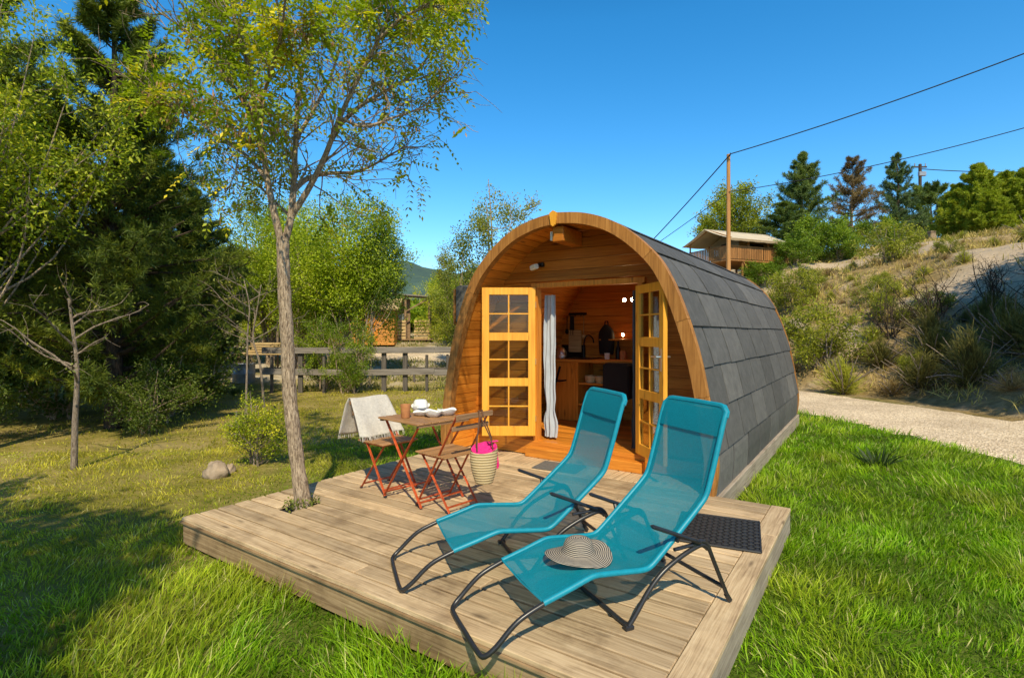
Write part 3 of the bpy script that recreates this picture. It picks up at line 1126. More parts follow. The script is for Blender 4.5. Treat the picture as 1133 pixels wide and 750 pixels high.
for i, (x, z) in enumerate(((1.465, 1.93), (1.585, 1.93), (1.44, 1.42))):
    L_ = empty('wall_spotlight', DK(x, 5.42, z), RZ,
               ['lit round spotlight high on the inner wall, left of the pair', 'lit round spotlight high on the inner wall, right of the pair', 'dim round spotlight alone below the pair on the inner wall'][i], 'light')
    smooth_by_angle(MB().lathe((0, 0, 0), [(.0, 0), (.030, 0), (.033, .01), (.033, .03), (.026, .034)], 16).build('housing', M['steel'], L_)).rotation_euler = (PI / 2, 0, 0)
    o = MB().lathe((0, 0, 0), [(.0, .030), (.025, .030)], 16).build('lamp_glass', M['lamp_glow'], L_); o.rotation_euler = (PI / 2, 0, 0)
    if i == 2: L_.scale = (.8, .8, .8)
for i, (x, z, lab) in enumerate(((1.12, .735, 'round woven basket at the left of the upper counter shelf'), (1.28, .735, 'round woven basket at the right of the upper counter shelf'))):
    o = smooth_by_angle(MB().lathe((0, 0, 0), [(.0, 0), (.07, 0), (.085, .05), (.09, .10), (.08, .10), (.07, .03), (0, .02)], 18).build('basket', M['straw'], None))
    o.location = DK(x, 4.98, z); tag(o, lab, 'basket')
o = MB().lathe((0, 0, 0), [(.0, 0), (.035, 0), (.05, .03), (.045, .06), (.0, .075)], 16).build('bowl', M['ceramic'], None, True)
o.location = DK(.68, 4.92, 1.066); tag(o, 'small pale bowl on the left end of the kitchen counter', 'bowl')
for (nm, x, y, z, prf_, mt_n, lab, cat) in (
    ('kettle', .60, 5.05, 1.066, [(0, 0), (.075, 0), (.085, .03), (.075, .10), (.045, .15), (.02, .165), (0, .17)], 'steel', 'small steel kettle at the left end of the worktop', 'kettle'),
    ('bottle', 1.42, 5.26, 1.066, [(0, 0), (.035, 0), (.037, .14), (.015, .20), (.014, .26), (0, .26)], 'black_metal', 'dark bottle standing right of the backpack', 'bottle'),
    ('jar', 1.52, 5.20, 1.066, [(0, 0), (.045, 0), (.048, .10), (.04, .12), (0, .125)], 'terracotta', 'clay coloured jar beside the dark bottle', 'jar'),
    ('mug', 1.32, 5.10, 1.066, [(0, 0), (.036, 0), (.04, .09), (.036, .09), (.03, .01), (0, .01)], 'ceramic', 'white mug in front of the dark bottle', 'mug'),
    ('pan', 1.18, 4.98, .435, [(0, 0), (.10, 0), (.12, .06), (.115, .06), (.095, .01), (0, .01)], 'black_metal', 'black pan on the lower counter shelf', 'pan')):
    o = smooth_by_angle(MB().lathe((0, 0, 0), prf_, 20).build(nm, M[mt_n], None))
    o.location = DK(x, y, z); tag(o, lab, cat)
o = MB().box((0, 0, .17), (.22, .018, .34), bev=.008).build('cutting_board', M['pallet'], None)
o.location = DK(.66, 5.375, 1.15); o.rotation_euler = (0, 0, RZ); tag(o, 'pale wooden board standing behind the sink', 'board')
bn = empty('step_stool', DK(.92, 4.55, .17), RZ, 'dark folding stool leaning by the kitchen counter', 'stool')
MB().bar((-.1, -.1, 0), (-.28, .1, .86), .03, .02).build('leg', M['black_metal'], bn)
MB().bar((-.26, -.1, 0), (-.12, .1, .8), .03, .02).build('leg', M['black_metal'], bn)
MB().bar((-.30, .08, .6), (-.06, .08, .6), .2, .02).build('seat', M['black_metal'], bn)

# ------------------------------------------------------------------ loungers
LP = [(-.74, .018), (-.735, .02), (-.70, .06), (-.62, .13), (-.55, .175), (-.455, .205), (-.32, .25), (-.19, .285), (-.10, .285), (.02, .255), (.13, .255), (.21, .30), (.30, .375), (.41, .475), (.505, .580), (.555, .70), (.595, .83), (.632, .965), (.655, 1.035)]
LW = .5


def make_lounger():
    root = empty('sun_lounger', (0, 0, 0))
    hw = LW / 2
    # one continuous bent tube: seat rails and front ground loop
    side = [(-.56, .165), (-.455, .205), (-.32, .247), (-.215, .279), (-.175, .286), (-.13, .284), (0, .272), (.10, .264), (.145, .272), (.19, .303), (.30, .395), (.42, .497), (.485, .556), (.513, .592), (.535, .648), (.575, .775), (.632, .965)]
    front = [(-.62, .125), (-.685, .065)]
    L = []
    for sgn in (1,):
        path = []
        for (t, z) in [(.668, 1.045)]:
            path.append((t, -hw + .06, z))
        path.append((.662, -hw + .008, 1.02))
        for (t, z) in side[::-1] + front: path.append((t, -hw, z))
        path.append((-.735, -hw + .015, .025)); path.append((-.748, -hw + .07, .016))
        path.append((-.75, 0, .016))
        path.append((-.748, hw - .07, .016)); path.append((-.735, hw - .015, .025))
        for (t, z) in front[::-1] + side: path.append((t, hw, z))
        path.append((.662, hw - .008, 1.02)); path.append((.668, hw - .06, 1.045))
    smooth_by_angle(MB().tube(catmull(path, 3), .0125, 10, closed=True).build('frame', M['frame'], root))
    # sling
    sl = catmull([(-.455, .209)] + side[2:] + [(.655, 1.02)], 3)
    P = []
    nw = 12
    for i, p in enumerate(sl):
        row = []
        f = i / (len(sl) - 1)
        for j in range(nw + 1):
            w = j / nw * 2 - 1
            sag = .016 * (1 - w * w) * math.sin(min(1, f * 1.05) * PI)
            # sag perpendicular to the surface
            d = nrm(sl[min(i + 1, len(sl) - 1)] - sl[max(i - 1, 0)])
            n = np.array([d[1], -d[0]])
            q = np.array(p) + n * sag
            row.append((q[0], w * (hw - .006), q[1] + .004))
        P.append(row)
    MB().grid(P).build('sling', M['sling'], root, True)
    # hems: flat sleeves around the tube
    hm = MB()
    for sgn in (-1, 1):
        hm.tube([(p[0], sgn * hw, p[1]) for p in sl], .0148, 10)
    hm.tube([(.668, hw - .05, 1.045), (.669, 0, 1.047), (.668, -hw + .05, 1.045)], .018, 8)
    hm.tube([(.645, hw, .99), (.658, hw - .004, 1.018), (.667, hw - .03, 1.042), (.668, hw - .06, 1.045)], .0178, 8)
    hm.tube([(.645, -hw, .99), (.658, -hw + .004, 1.018), (.667, -hw + .03, 1.042), (.668, -hw + .06, 1.045)], .0178, 8)
    smooth_by_angle(hm.build('hem', M['hem'], root))
    # doubled side borders where the mesh is folded over the tube
    for sgn in (-1, 1):
        Q = []
        for i, row in enumerate(P):
            e = np.array(row[0 if sgn < 0 else nw]); m_ = np.array(row[1 if sgn < 0 else nw - 1])
            d = nrm(sl[min(i + 1, len(sl) - 1)] - sl[max(i - 1, 0)])
            nu = np.array([-d[1], 0, d[0]]) * .002
            Q.append([e + (m_ - e) * f + nu for f in (0, .45, .9)])
        MB().grid(Q).build('side_border', M['band'], root, True)
    # doubled head band
    P = []
    for (t, z, m_) in ((.606, .885, 0), (.622, .94, .003), (.645, 1.0, .003), (.664, 1.044, 0)):
        P.append([(t - .008, w * (hw - .012), z + .004) for w in np.linspace(-1, 1, 9)])
    MB().grid(P).build('head_band', M['band'], root, True)
    # foot hem
    MB().tube([(-.455, -hw + .01, .215), (-.452, 0, .200), (-.455, hw - .01, .215)], .006, 6).build('foot_hem', M['hem'], root)
    ow = hw + .035
    # stand frames
    for sgn in (-1, 1):
        y_ = sgn * (hw + .022)
        st = MB()
        st.tube(catmull([(.0, y_, .016), (.05, y_, .075), (.12, y_, .165), (.21, y_, .245), (.33, y_, .305), (.44, y_, .340), (.475, y_, .335), (.50, y_, .315)], 4), .0125, 10)
        smooth_by_angle(st.build('stand_leg', M['frame'], root))
        st = MB()
        st.tube(catmull([(.43, y_ * 1.01, .365), (.475, y_, .355), (.505, y_, .325), (.53, y_, .27), (.64, y_, .035)], 4), .0115, 10)
        st.tube([(.63, y_, .05), (.655, y_, .014)], .0145, 8)
        st.tube([(.475, y_, .355), (.28, y_, .345)], .010, 8)
        smooth_by_angle(st.build('rear_leg', M['frame'], root))
        a_ = MB()
        P0 = np.array([.125, sgn * (ow + .005), .492]); P1 = np.array([.44, sgn * (ow), .362])
        a_.bar(P0, P1, .034, .020, bev=.008)
        smooth_by_angle(a_.build('armrest', M['armrest'], root), 35)
        b_ = MB()
        b_.tube([(.30, sgn * (hw + .02), .385), (.30, sgn * (hw + .035), .412)], .012, 8)
        b_.box((.43, sgn * (hw + .022), .35), (.07, .02, .03), bev=.005)
        b_.each('hinge_bracket', M['armrest'], root)
    cb = MB()
    yy = hw + .022
    cb.tube(catmull([(.012, -yy, .03), (.0, -yy + .03, .014), (0, 0, .014), (.0, yy - .03, .014), (.012, yy, .03)], 3), .0125, 10)
    cb.tube([(.60, -yy, .10), (.60, yy, .10)], .0115, 8)
    cb.box((0, -yy, .012), (.05, .035, .024), bev=.006); cb.box((0, yy, .012), (.05, .035, .024), bev=.006)
    cb.each('crossbar', M['frame'], root)
    return root


lg = 'turquoise sun loungers on the deck'
L1 = make_lounger()
L1.location = (.462, 2.857, 0); L1.rotation_euler = (0, 0, R_(23.4))
tag(L1, 'turquoise mesh sun lounger nearest the camera with the straw hat lying on its seat', 'sun lounger', lg)
L2 = copy_tree(L1)
L2.location = (.016, 3.418, 0); L2.rotation_euler = (0, 0, R_(18.8))
tag(L2, 'empty turquoise mesh sun lounger beside the bistro set, the farther of the two', 'sun lounger', lg)

# hat
hat = empty('sun_hat', (.345, 2.775, .305), R_(15), 'striped straw sun hat lying on the nearer lounger', 'hat')
wob = lambda a_, r: ((.020 * math.sin(2 * a_ + .6) + .008 * math.sin(3 * a_)) * max(0, (r - .09) / .1), 0)
pr = [(.0, .078), (.025, .080), (.050, .078), (.068, .066), (.078, .042), (.081, .022), (.090, .008), (.12, .004), (.150, .002), (.176, -.002), (.178, -.006), (.155, -.003), (.12, -.001), (.09, .003)]
smooth_by_angle(MB().lathe((0, 0, 0), pr, 48, 1.0, .92, wob).build('brim_and_crown', M['hat'], hat), 60)

# ------------------------------------------------------------------ bistro set
E1 = nrm([.72, -.69]); RE = math.atan2(E1[1], E1[0])


def make_chair():
    """x lateral, y facing direction"""
    r0 = empty('bistro_chair')
    mb = MB()
    for i in range(6):
        y_ = -.165 + i * .066
        mb.box((0, y_, .455), (.40, .055, .014), bev=.004)
    mb.build('seat', M['slat'], r0)
    mb = MB()
    mb.box((0, -.325, .79), (.40, .014, .045), bev=.005)
    mb.box((0, -.275, .695), (.40, .014, .040), bev=.005)
    mb.each('backrest_slat', M['slat_x'], r0)
    for s_ in (-1, 1):
        MB().bar((s_ * .175, .20, .008), (s_ * .175, -.315, .815), .007, .024, up=(1, 0, 0), bev=.002).build('back_leg', M['red'], r0)
    for s_ in (-1, 1):
        MB().bar((s_ * .155, -.20, .008), (s_ * .155, .16, .445), .007, .022, up=(1, 0, 0), bev=.002).build('leg', M['red'], r0)
    mb = MB()
    mb.bar((-.175, .17, .055), (.175, .17, .055), .012, .012)
    mb.bar((-.155, -.165, .05), (.155, -.165, .05), .012, .012)
    mb.bar((-.155, .155, .44), (.155, .155, .44), .012, .012)
    mb.bar((-.17, -.15, .442), (-.17, .17, .442), .012, .018)
    mb.bar((.17, -.15, .442), (.17, .17, .442), .012, .018)
    mb.bar((-.175, -.08, .442), (.175, -.08, .442), .010, .010)
    mb.each('stretcher', M['red'], r0)
    mb = MB()
    for s_ in (-1, 1):
        mb.box((s_ * .175, .20, .008), (.02, .03, .016), bev=.004); mb.box((s_ * .155, -.20, .008), (.02, .03, .016), bev=.004)
    mb.each('foot_cap', M['armrest'], r0)
    return r0


cg = 'folding bistro chairs at the small table'
chB = make_chair()
chB.location = (-.535, 4.485, 0)
fB = nrm([-.735, .678]); chB.rotation_euler = (0, 0, math.atan2(fB[1], fB[0]) - PI / 2)
tag(chB, 'red framed folding chair with the straw bag hanging from its backrest', 'chair', cg)
chA = copy_tree(chB)
fA = nrm([.76, -.65]); chA.location = (-1.155, 4.97, 0); chA.rotation_euler = (0, 0, math.atan2(fA[1], fA[0]) - PI / 2)
tag(chA, 'red framed folding chair with a cream blanket over its backrest', 'chair', cg)

tb = empty('bistro_table', (-.775, 4.715, 0), RE, 'square slatted folding table with crossed red legs', 'table')
mb = MB()
for i in range(8):
    mb.box((0, -.255 + i * .0729, .70), (.585, .064, .016), bev=.004)
mb.build('tabletop', M['slat'], tb)
mb = MB()
mb.box((-.27, 0, .682), (.03, .54, .018)); mb.box((.27, 0, .682), (.03, .54, .018))
mb.each('apron', M['slat_x'], tb)
for s_ in (-1, 1):
    MB().bar((-.26, s_ * .245, .008), (.25, s_ * .245, .675), .008, .024, up=(0, 1, 0), bev=.002).build('leg', M['red'], tb)
    MB().bar((.26, s_ * .225, .008), (-.25, s_ * .225, .675), .008, .024, up=(0, 1, 0), bev=.002).build('leg', M['red'], tb)
mb = MB()
mb.bar((-.235, -.245, .05), (-.235, .245, .05), .012, .014)
mb.bar((.235, -.225, .05), (.235, .225, .05), .012, .014)
mb.each('stretcher', M['red'], tb)

zt = .709
o = smooth_by_angle(MB().lathe((0, 0, 0), [(0, 0), (.036, 0), (.039, .004), (.046, .115), (.043, .115), (.037, .01), (0, .008)], 24).build('clay_cup', M['terracotta'], None))
o.location = (-.93, 4.66, zt); tag(o, 'orange clay cup on the bistro table', 'cup')


def bowl(rad, h, seed):
    w_ = lambda a_, r: (.18 * h * math.sin(3 * a_ + seed) * (r / rad) ** 2, .06 * rad * math.sin(2 * a_ + seed) * (r / rad))
    p_ = [(0, .0), (rad * .45, 0), (rad * .8, h * .45), (rad, h), (rad * .97, h), (rad * .76, h * .5), (rad * .4, .008), (0, .008)]
    return MB().lathe((0, 0, 0), p_, 28, 1, .85, w_)


for i, (x, y, r_, h_, rz, lab) in enumerate(((-.845, 4.93, .085, .07, .2, 'tall white bowl at the back of the bistro table'),
                                        (-.80, 4.78, .085, .035, .5, 'shallow white dish behind the clay cup on the table'),
                                        (-.69, 4.70, .085, .055, 1.0, 'white wavy bowl in the middle of the bistro table'),
                                        (-.585, 4.80, .09, .050, .1, 'white wavy bowl at the right edge of the table'))):
    o = smooth_by_angle(bowl(r_, h_, i * 1.7).build('dish', M['ceramic'], None), 60)
    o.location = (x, y, zt + .001); o.rotation_euler = (0, 0, rz); tag(o, lab, 'dish')
o = smooth_by_angle(MB().lathe((0, 0, 0), [(0, .07), (.05, .068), (.062, .05), (.07, 0), (.066, 0), (.058, .045), (0, .06)], 24).build('dish', M['ceramic'], None), 60)
o.location = (-.845, 4.925, zt + .055); tag(o, 'white bowl turned upside down on top of the tall bowl', 'dish')

# blanket over chair A
bl = empty('blanket', chA.location, chA.rotation_euler[2], 'cream woven blanket with fringe draped over the left chair back', 'blanket')
P = []
prf = [(-.47, .47), (-.45, .55), (-.415, .66), (-.38, .76), (-.352, .815), (-.33, .832), (-.300, .826), (-.262, .77), (-.208, .69), (-.155, .61), (-.108, .54), (-.075, .500)]
prf = catmull(prf, 3)
for i, (y, z) in enumerate(prf):
    f = i / (len(prf) - 1)
    row = []
    for j in range(25):
        t = j / 24
        lean = .05 * (abs(f - .45) * 2)
        xx = (t - .5) * (.40 + .09 * abs(f - .45) * 2) - .0
        yy = y + (.012 * math.sin(t * 13 + f * 3) + .016 * math.sin(t * 6.5 + 1.3 + f * 2)) * abs(f - .45) * 2
        row.append((xx, yy, z + .004 * math.sin(t * 7) + (.02 * (t - .5) if f < .3 else 0)))
    P.append(row)
o = MB().grid(P).build('cloth', M['blanket'], bl, True)
so = o.modifiers.new('t', 'SOLIDIFY'); so.thickness = .006
fr = MB()
r3 = random.Random(5)
for side_, row in ((0, P[0]), (1, P[-1])):
    for k in range(60):
        t = r3.random() * 24
        j = int(t)
        p0 = np.array(row[j]) * (1 - (t - j)) + np.array(row[min(j + 1, 24)]) * (t - j)
        ln = r3.uniform(.025, .045)
        fr.tube([p0, p0 + np.array([r3.uniform(-.006, .006), (.012 if side_ else -.006), -ln])], .0018, 4)
fr.build('fringe', M['blanket'], bl)

# straw bag
bag = empty('straw_bag', (-.222, 4.235, 0), R_(20), 'woven straw bag with pink lining hanging from the right chair', 'bag')
P = []
for i in range(15):
    f = i / 14
    z = .262 + .275 * f
    rx = .108 * (1 - .25 * (1 - f) ** 3) * (.86 + .18 * math.sin(f * 2.2))
    ry = .088 * (1 - .25 * (1 - f) ** 3)
    P.append([(rx * math.cos(a_), ry * math.sin(a_), z + .030 * f ** 2 * math.sin(a_ + .5)) for a_ in [2 * PI * k / 28 for k in range(29)]])
P.insert(0, [(.0, 0, .26)] * 29)
smooth_by_angle(MB().grid(P).build('basket_body', M['straw'], bag), 60)
P2 = []
top = P[-1]
for i, (sc_, dz) in enumerate(((.97, -.002), (.94, .004), (.84, -.020), (.55, -.012), (.25, -.024), (.02, -.018))):
    P2.append([(q[0] * sc_, q[1] * sc_, .537 + (q[2] - .537) * sc_ + dz + .004 * math.sin(k * 1.4 + i)) for k, q in enumerate(top)])
MB().grid(P2).build('lining', M['pink'], bag, True)
hd = MB()
rail_l = Vector((.0, .07, .80))
for (x0, y0, x1, y1) in ((-.07, -.045, -.028, .045), (.06, -.05, -.020, .045), (-.05, .06, .004, .07), (.085, .035, .012, .07)):
    hd.tube(catmull([(x0, y0, .52), (x0 * .8 + x1 * .2, y0 * .7 + y1 * .3, .62), (x1, y1 - .01, .78), (x1, y1 + .02, .822), (x1, y1 + .04, .79)], 4), .0055, 7)
hd.each('handle', M['leather'], bag)
ts = MB()
ts.tube([(.095, -.01, .52), (.10, -.03, .48)], .010, 7)
for k in range(26):
    a_ = r3.uniform(0, 2 * PI); r_ = r3.uniform(0, .02)
    ts.tube([(.10, -.03, .485), (.10 + r_ * math.cos(a_) * .5, -.035 + r_ * math.sin(a_) * .5, .44), (.10 + r_ * math.cos(a_), -.035 + r_ * math.sin(a_), r3.uniform(.37, .40))], .003, 4)
ts.build('tassel', M['pink'], bag)
MB().bar((.04, .02, .575), (.125, .03, .578), .03, .008, bev=.003).build('cloth_corner', M['pink'], bag)

# mats
mt_ = empty('doormat', (1.50, 3.89, .004), math.atan2(.572, .253) - PI / 2, 'black woven rubber mat behind the nearer lounger', 'mat')
mb = MB()
nw_, nl_ = 14, 18
mw, ml = .56, .62
for i in range(nw_):
    for j in range(nl_):
        x = (i + .5) / nw_ * mw - mw / 2; y = (j + .5) / nl_ * ml - ml / 2
        if (i + j) % 2: mb.box((x, y, .007), (mw / nw_ * 1.05, ml / nl_ * .6, .012), bev=.003)
        else: mb.box((x, y, .006), (mw / nw_ * .55, ml / nl_ * 1.1, .010), bev=.003)
mb.box((0, 0, .002), (mw, ml, .003))
mb.build('weave', M['rubber'], mt_)
mb = MB()
for sx in (-1, 1): mb.tube([(sx * mw / 2, -ml / 2, .007), (sx * mw / 2, ml / 2, .007)], .008, 6)
for sy in (-1, 1): mb.tube([(-mw / 2, sy * ml / 2, .007), (mw / 2, sy * ml / 2, .007)], .008, 6)
mb.build('border', M['rubber'], mt_)
mb = MB(); mb.box((0, 0, .006), (.50, .34, .010), bev=.004)
o = mb.build('doormat', M['grey_mat'], None)
q = wl(1.70, 3.02); o.location = (q[0], q[1], .003); o.rotation_euler = (0, 0, RZ + .1); tag(o, 'small grey mat in front of the pod doorway', 'mat')

# rocks
def rock(px, py, Y, size, seed, lab):
    import bmesh
    bm = bmesh.new(); bmesh.ops.create_icosphere(bm, subdivisions=3, radius=1)
    for v in bm.verts:
        n_ = mn.noise(v.co * 1.3 + Vector((seed, 0, 0))) * .45 + mn.noise(v.co * 3.5 + Vector((seed, 5, 0))) * .14
        v.co *= (1 + n_)
        v.co.x *= size[0]; v.co.y *= size[1]; v.co.z *= size[2]
    me = bpy.data.meshes.new('rock'); bm.to_mesh(me); bm.free()
    o = link('rock', me, M['rock'], None, True)
    x = (px - CX) / F * Y
    o.location = (x, Y, tz(x, Y) + size[2] * .5)
    return tag(o, lab, 'rock')


rock(239, 530, 6.25, (.13, .11, .14), 2.0, 'pale rounded rock on the lawn beside the small bush')
rock(254, 524, 6.45, (.06, .06, .07), 5.0, 'small stone between the pale rock and the bush')

# ------------------------------------------------------------------ vegetation
def perp(D, rs_):
    R = rs_.normal(size=D.shape)
    return unit(np.cross(D, R))


def lerp_cols(cols, t):
    cols = np.array(cols, float)
    t = np.clip(t, 0, .9999) * (len(cols) - 1)
    i = t.astype(int)
    f = (t - i)[:, None]
    return cols[i] * (1 - f) + cols[i + 1] * f


def leaves_broad(sites, dirs, per, spread, L, W, cols, seed, up=.35, clump=1.2):
    r_ = np.random.RandomState(seed)
    n = len(sites) * per
    P = np.repeat(sites, per, axis=0) + r_.normal(size=(n, 3)) * spread
    D = unit(np.repeat(dirs, per, axis=0) * .6 + r_.normal(size=(n, 3)) * .8 + np.array([0, 0, -.15]))
    Nn = unit(r_.normal(size=(n, 3)) + np.array([0, 0, up * 3]))
    ll = L * r_.uniform(.6, 1.25, n); ww = W * r_.uniform(.7, 1.2, n)
    V = leaf_arrays(P, D, Nn, ll, ww)
    t = vnoise(P, clump, seed) * .6 + r_.uniform(0, 1, n) * .4
    C = lerp_cols(cols, t)
    C = C * (.8 + .4 * r_.uniform(0, 1, (n, 1)))
    return V, C


def leaves_needle(sites, dirs, per, L, W, cols, seed, clump=1.0):
    r_ = np.random.RandomState(seed)
    n = len(sites) * per
    P = np.repeat(sites, per, axis=0)
    Dr = np.repeat(unit(dirs), per, axis=0)
    D = unit(Dr * .7 + r_.normal(size=(n, 3)) * .75 + np.array([0, 0, .12]))
    P = P + Dr * r_.uniform(-.10, .04, (n, 1))
    Nn = r_.normal(size=(n, 3))
    V = leaf_arrays(P, D, Nn, L * r_.uniform(.7, 1.2, n), W * np.ones(n))
    t = vnoise(P, clump, seed) * .55 + r_.uniform(0, 1, n) * .45
    C = lerp_cols(cols, t) * (.75 + .5 * r_.uniform(0, 1, (n, 1)))
    return V, C


def leaves_pinnate(sites, dirs, cols, seed, L=.21, pairs=5, lf=.054, lw=.025, clump=1.4):
    r_ = np.random.RandomState(seed)
    D = unit(unit(dirs) * .5 + r_.normal(size=dirs.shape) * .6 + np.array([0, 0, -.15]))
    Nn = unit(np.array([0, 0, 1.0]) + r_.normal(size=D.shape) * .35)
    S = unit(np.cross(D, Nn))
    n = len(D)
    Vs = []; Cs = []
    t0 = vnoise(sites, clump, seed) * .65 + r_.uniform(0, 1, n) * .35
    base = lerp_cols(cols, t0)
    Ls = L * r_.uniform(.7, 1.25, (n, 1))
    for k in range(pairs + 1):
        f = (k + .8) / (pairs + .8)
        c0 = sites + D * Ls * f + np.array([0, 0, -1.0]) * (f ** 2) * Ls * .3
        for sgn in ((-1, 1) if k < pairs else (0,)):
            dd = unit(S * sgn * .9 + D * (.45 if sgn else 1.0) + np.array([0, 0, -.25]) + r_.normal(size=D.shape) * .12)
            Vs.append(leaf_arrays(c0, dd, Nn + r_.normal(size=D.shape) * .25, lf * r_.uniform(.8, 1.15, n), lw * np.ones(n)))
            Cs.append(base * (.85 + .3 * r_.uniform(0, 1, (n, 1))))
    return np.concatenate(Vs), np.concatenate(Cs)


GREEN = [(.020, .042, .006), (.045, .085, .009), (.085, .135, .014), (.16, .20, .020)]
YGREEN = [(.04, .07, .008), (.09, .135, .012), (.17, .20, .018), (.30, .28, .025)]
PINE = [(.008, .018, .007), (.018, .034, .011), (.038, .060, .016), (.075, .10, .02)]
PINEY = [(.010, .022, .007), (.026, .046, .010), (.06, .085, .014), (.13, .145, .02)]
OLIVE = [(.030, .050, .014), (.06, .09, .020), (.11, .13, .03), (.17, .12, .055)]
BROWN = [(.035, .028, .026), (.06, .048, .040), (.09, .075, .06), (.12, .10, .075)]
JUNI = [(.035, .055, .008), (.09, .12, .012), (.15, .17, .015), (.22, .22, .025)]
GREEN, YGREEN, PINE, PINEY, OLIVE, BROWN, JUNI = [[tuple(k_ * q for k_, q in zip((2.8, 2.35, 1.25), c_)) for c_ in pal] for pal in (GREEN, YGREEN, PINE, PINEY, OLIVE, BROWN, JUNI)]



def wander(p, d, L, n, jit, r_, trop=(0, 0, 0)):
    pts = [np.array(p, float)]
    d = nrm(d)
    for i in range(n):
        d = nrm(d + r_.normal(size=3) * jit + np.array(trop))
        pts.append(pts[-1] + d * L / n)
    return pts, d


def conifer(height, rad, seed, cols, start=.12, nwh=26, per=16, L=.16, W=.012, droop=0.0, sparse=0.0, lean=(0, 0), shape=1.0, bark='bark_dark', nbr=6, dens=1.0, irregular=.35, mat='needle', trunk_r=None):
    """returns (trunk MB, V, C)"""
    r_ = np.random.RandomState(seed)
    mb = MB()
    tr = trunk_r or height * .017
    tp = [np.array([lean[0] * f ** 1.5 + .06 * math.sin(f * 9 + seed), lean[1] * f ** 1.5, f * height]) for f in np.linspace(0, 1, 12)]
    mb.tube(tp, [tr * (1 - f) ** .8 + .012 for f in np.linspace(0, 1, 12)], 8)
    S = []; D = []
    for w in range(nwh):
        f = start + (1 - start) * (w + r_.uniform(0, .8)) / nwh
        if f > .99: continue
        base = np.array([np.interp(f, np.linspace(0, 1, 12), [q[k] for q in tp]) for k in range(3)])
        env = rad * (1 - ((f - start) / (1 - start)) ** shape) ** .8 * (.55 + .45 * min(1, (f - start) / .15 + .3)) + .15
        nb = nbr if f < .8 else max(3, nbr - 2)
        for b in range(nb):
            if r_.uniform() < sparse: continue
            az = r_.uniform(0, 2 * PI)
            Lb = env * r_.uniform(1 - irregular, 1 + irregular * .6)
            el = r_.uniform(-.12, .28) + .4 * f - droop
            d = np.array([math.cos(az), math.sin(az), el])
            pts, _ = wander(base, d, Lb, 6, .10, r_, (0, 0, .05))
            mb.tube(pts, [max(.006, tr * .28 * (1 - f * .6)) * (1 - i / 6.5) + .003 for i in range(7)], 5, cap=False)
            for i in range(2, 7):
                nt_ = int((2 + (i > 3)) * dens + r_.uniform(0, 1))
                for k in range(nt_):
                    dd = nrm(nrm(pts[i] - pts[i - 1]) + r_.normal(size=3) * .55)
                    ll = Lb * .30 * r_.uniform(.4, 1) * (1.15 - i / 9)
                    q, d2 = wander(pts[i - 1] + (pts[i] - pts[i - 1]) * r_.uniform(), dd, ll, 3, .2, r_, (0, 0, .08))
                    if ll > .25: mb.tube([q[0], q[1], q[3]], [.006, .004, .002], 3, cap=False)
                    for m_ in q[1:]:
                        S.append(m_); D.append(d2)
                S.append(pts[i]); D.append(d)
    S = np.array(S); D = np.array(D)
    print('conifer sites', len(S))
    V_, C_ = leaves_needle(S, D, per, L, W, cols, seed)
    return mb, V_, C_


def broadtree(height, seed, cols, crown=((0, 0, .65), (.4, .4, .38)), nclump=55, per=55, spread=.22, L=.09, W=.045, trunk_r=None, nstem=1, twig=True, start=.25, clump=1.2):
    """clumps of leaves on limbs; crown centre & radii as fractions of height"""
    r_ = np.random.RandomState(seed)
    mb = MB()
    tr = trunk_r or height * .018
    cx = np.array(crown[0]) * height; cr = np.array(crown[1]) * height
    S = []; D = []
    stems = []
    for s in range(nstem):
        off = r_.normal(size=3) * .12 * (nstem > 1); off[2] = 0
        top = cx + np.array([0, 0, cr[2] * .6]) + r_.normal(size=3) * cr * .25 * (1 if nstem > 1 else .3)
        pts = [off * f_ * .5 + (top) * np.array([f_ ** 1.3, f_ ** 1.3, f_]) + np.array([.04 * math.sin(f_ * 8 + s * 2), .04 * math.cos(f_ * 7 + s), 0]) * height * .15 + off for f_ in np.linspace(0, 1, 10)]
        stems.append(pts)
        mb.tube(pts, [tr / math.sqrt(nstem) * (1 - f_ * .85) for f_ in np.linspace(0, 1, 10)], 8)
    for c in range(nclump):
        u_ = nrm(r_.normal(size=3)) * r_.uniform(.35, 1.0) ** .6
        q = cx + u_ * cr * (1 + .25 * math.sin(u_[0] * 7 + seed) * math.cos(u_[2] * 5))
        st = stems[r_.randint(nstem)]
        zt_ = max(start * height * r_.uniform(.8, 1), q[2] - r_.uniform(.15, .45) * height)
        k = min(range(len(st)), key=lambda i: abs(st[i][2] - zt_))
        b0 = st[k]
        mid = (b0 + q) / 2 + np.array([0, 0, -.06 * height]) * r_.uniform(-.4, 1) + r_.normal(size=3) * .03 * height
        pl = catmull([b0, mid, q], 4)
        mb.tube(pl, [max(.003, tr * .17 * (1 - i / (len(pl)))) + .002 for i in range(len(pl))], 5, cap=False)
        d = nrm(q - mid)
        for t in range(5):
            q2, d2 = wander(pl[-1 - (t % 4)], nrm(d + r_.normal(size=3) * .7), spread * r_.uniform(1.2, 2.6), 4, .22, r_)
            if twig: mb.tube([q2[0], q2[2], q2[4]], [.006, .004, .002], 3, cap=False)
            for m_ in q2[1:]:
                S.append(m_); D.append(d2)
    S = np.array(S); D = np.array(D)
    pp = max(1, int(3.0 * per * nclump / len(S) + .5))
    V_, C_ = leaves_broad(S, D, pp, spread * .55, L, W, cols, seed, clump=clump)
    return mb, V_, C_


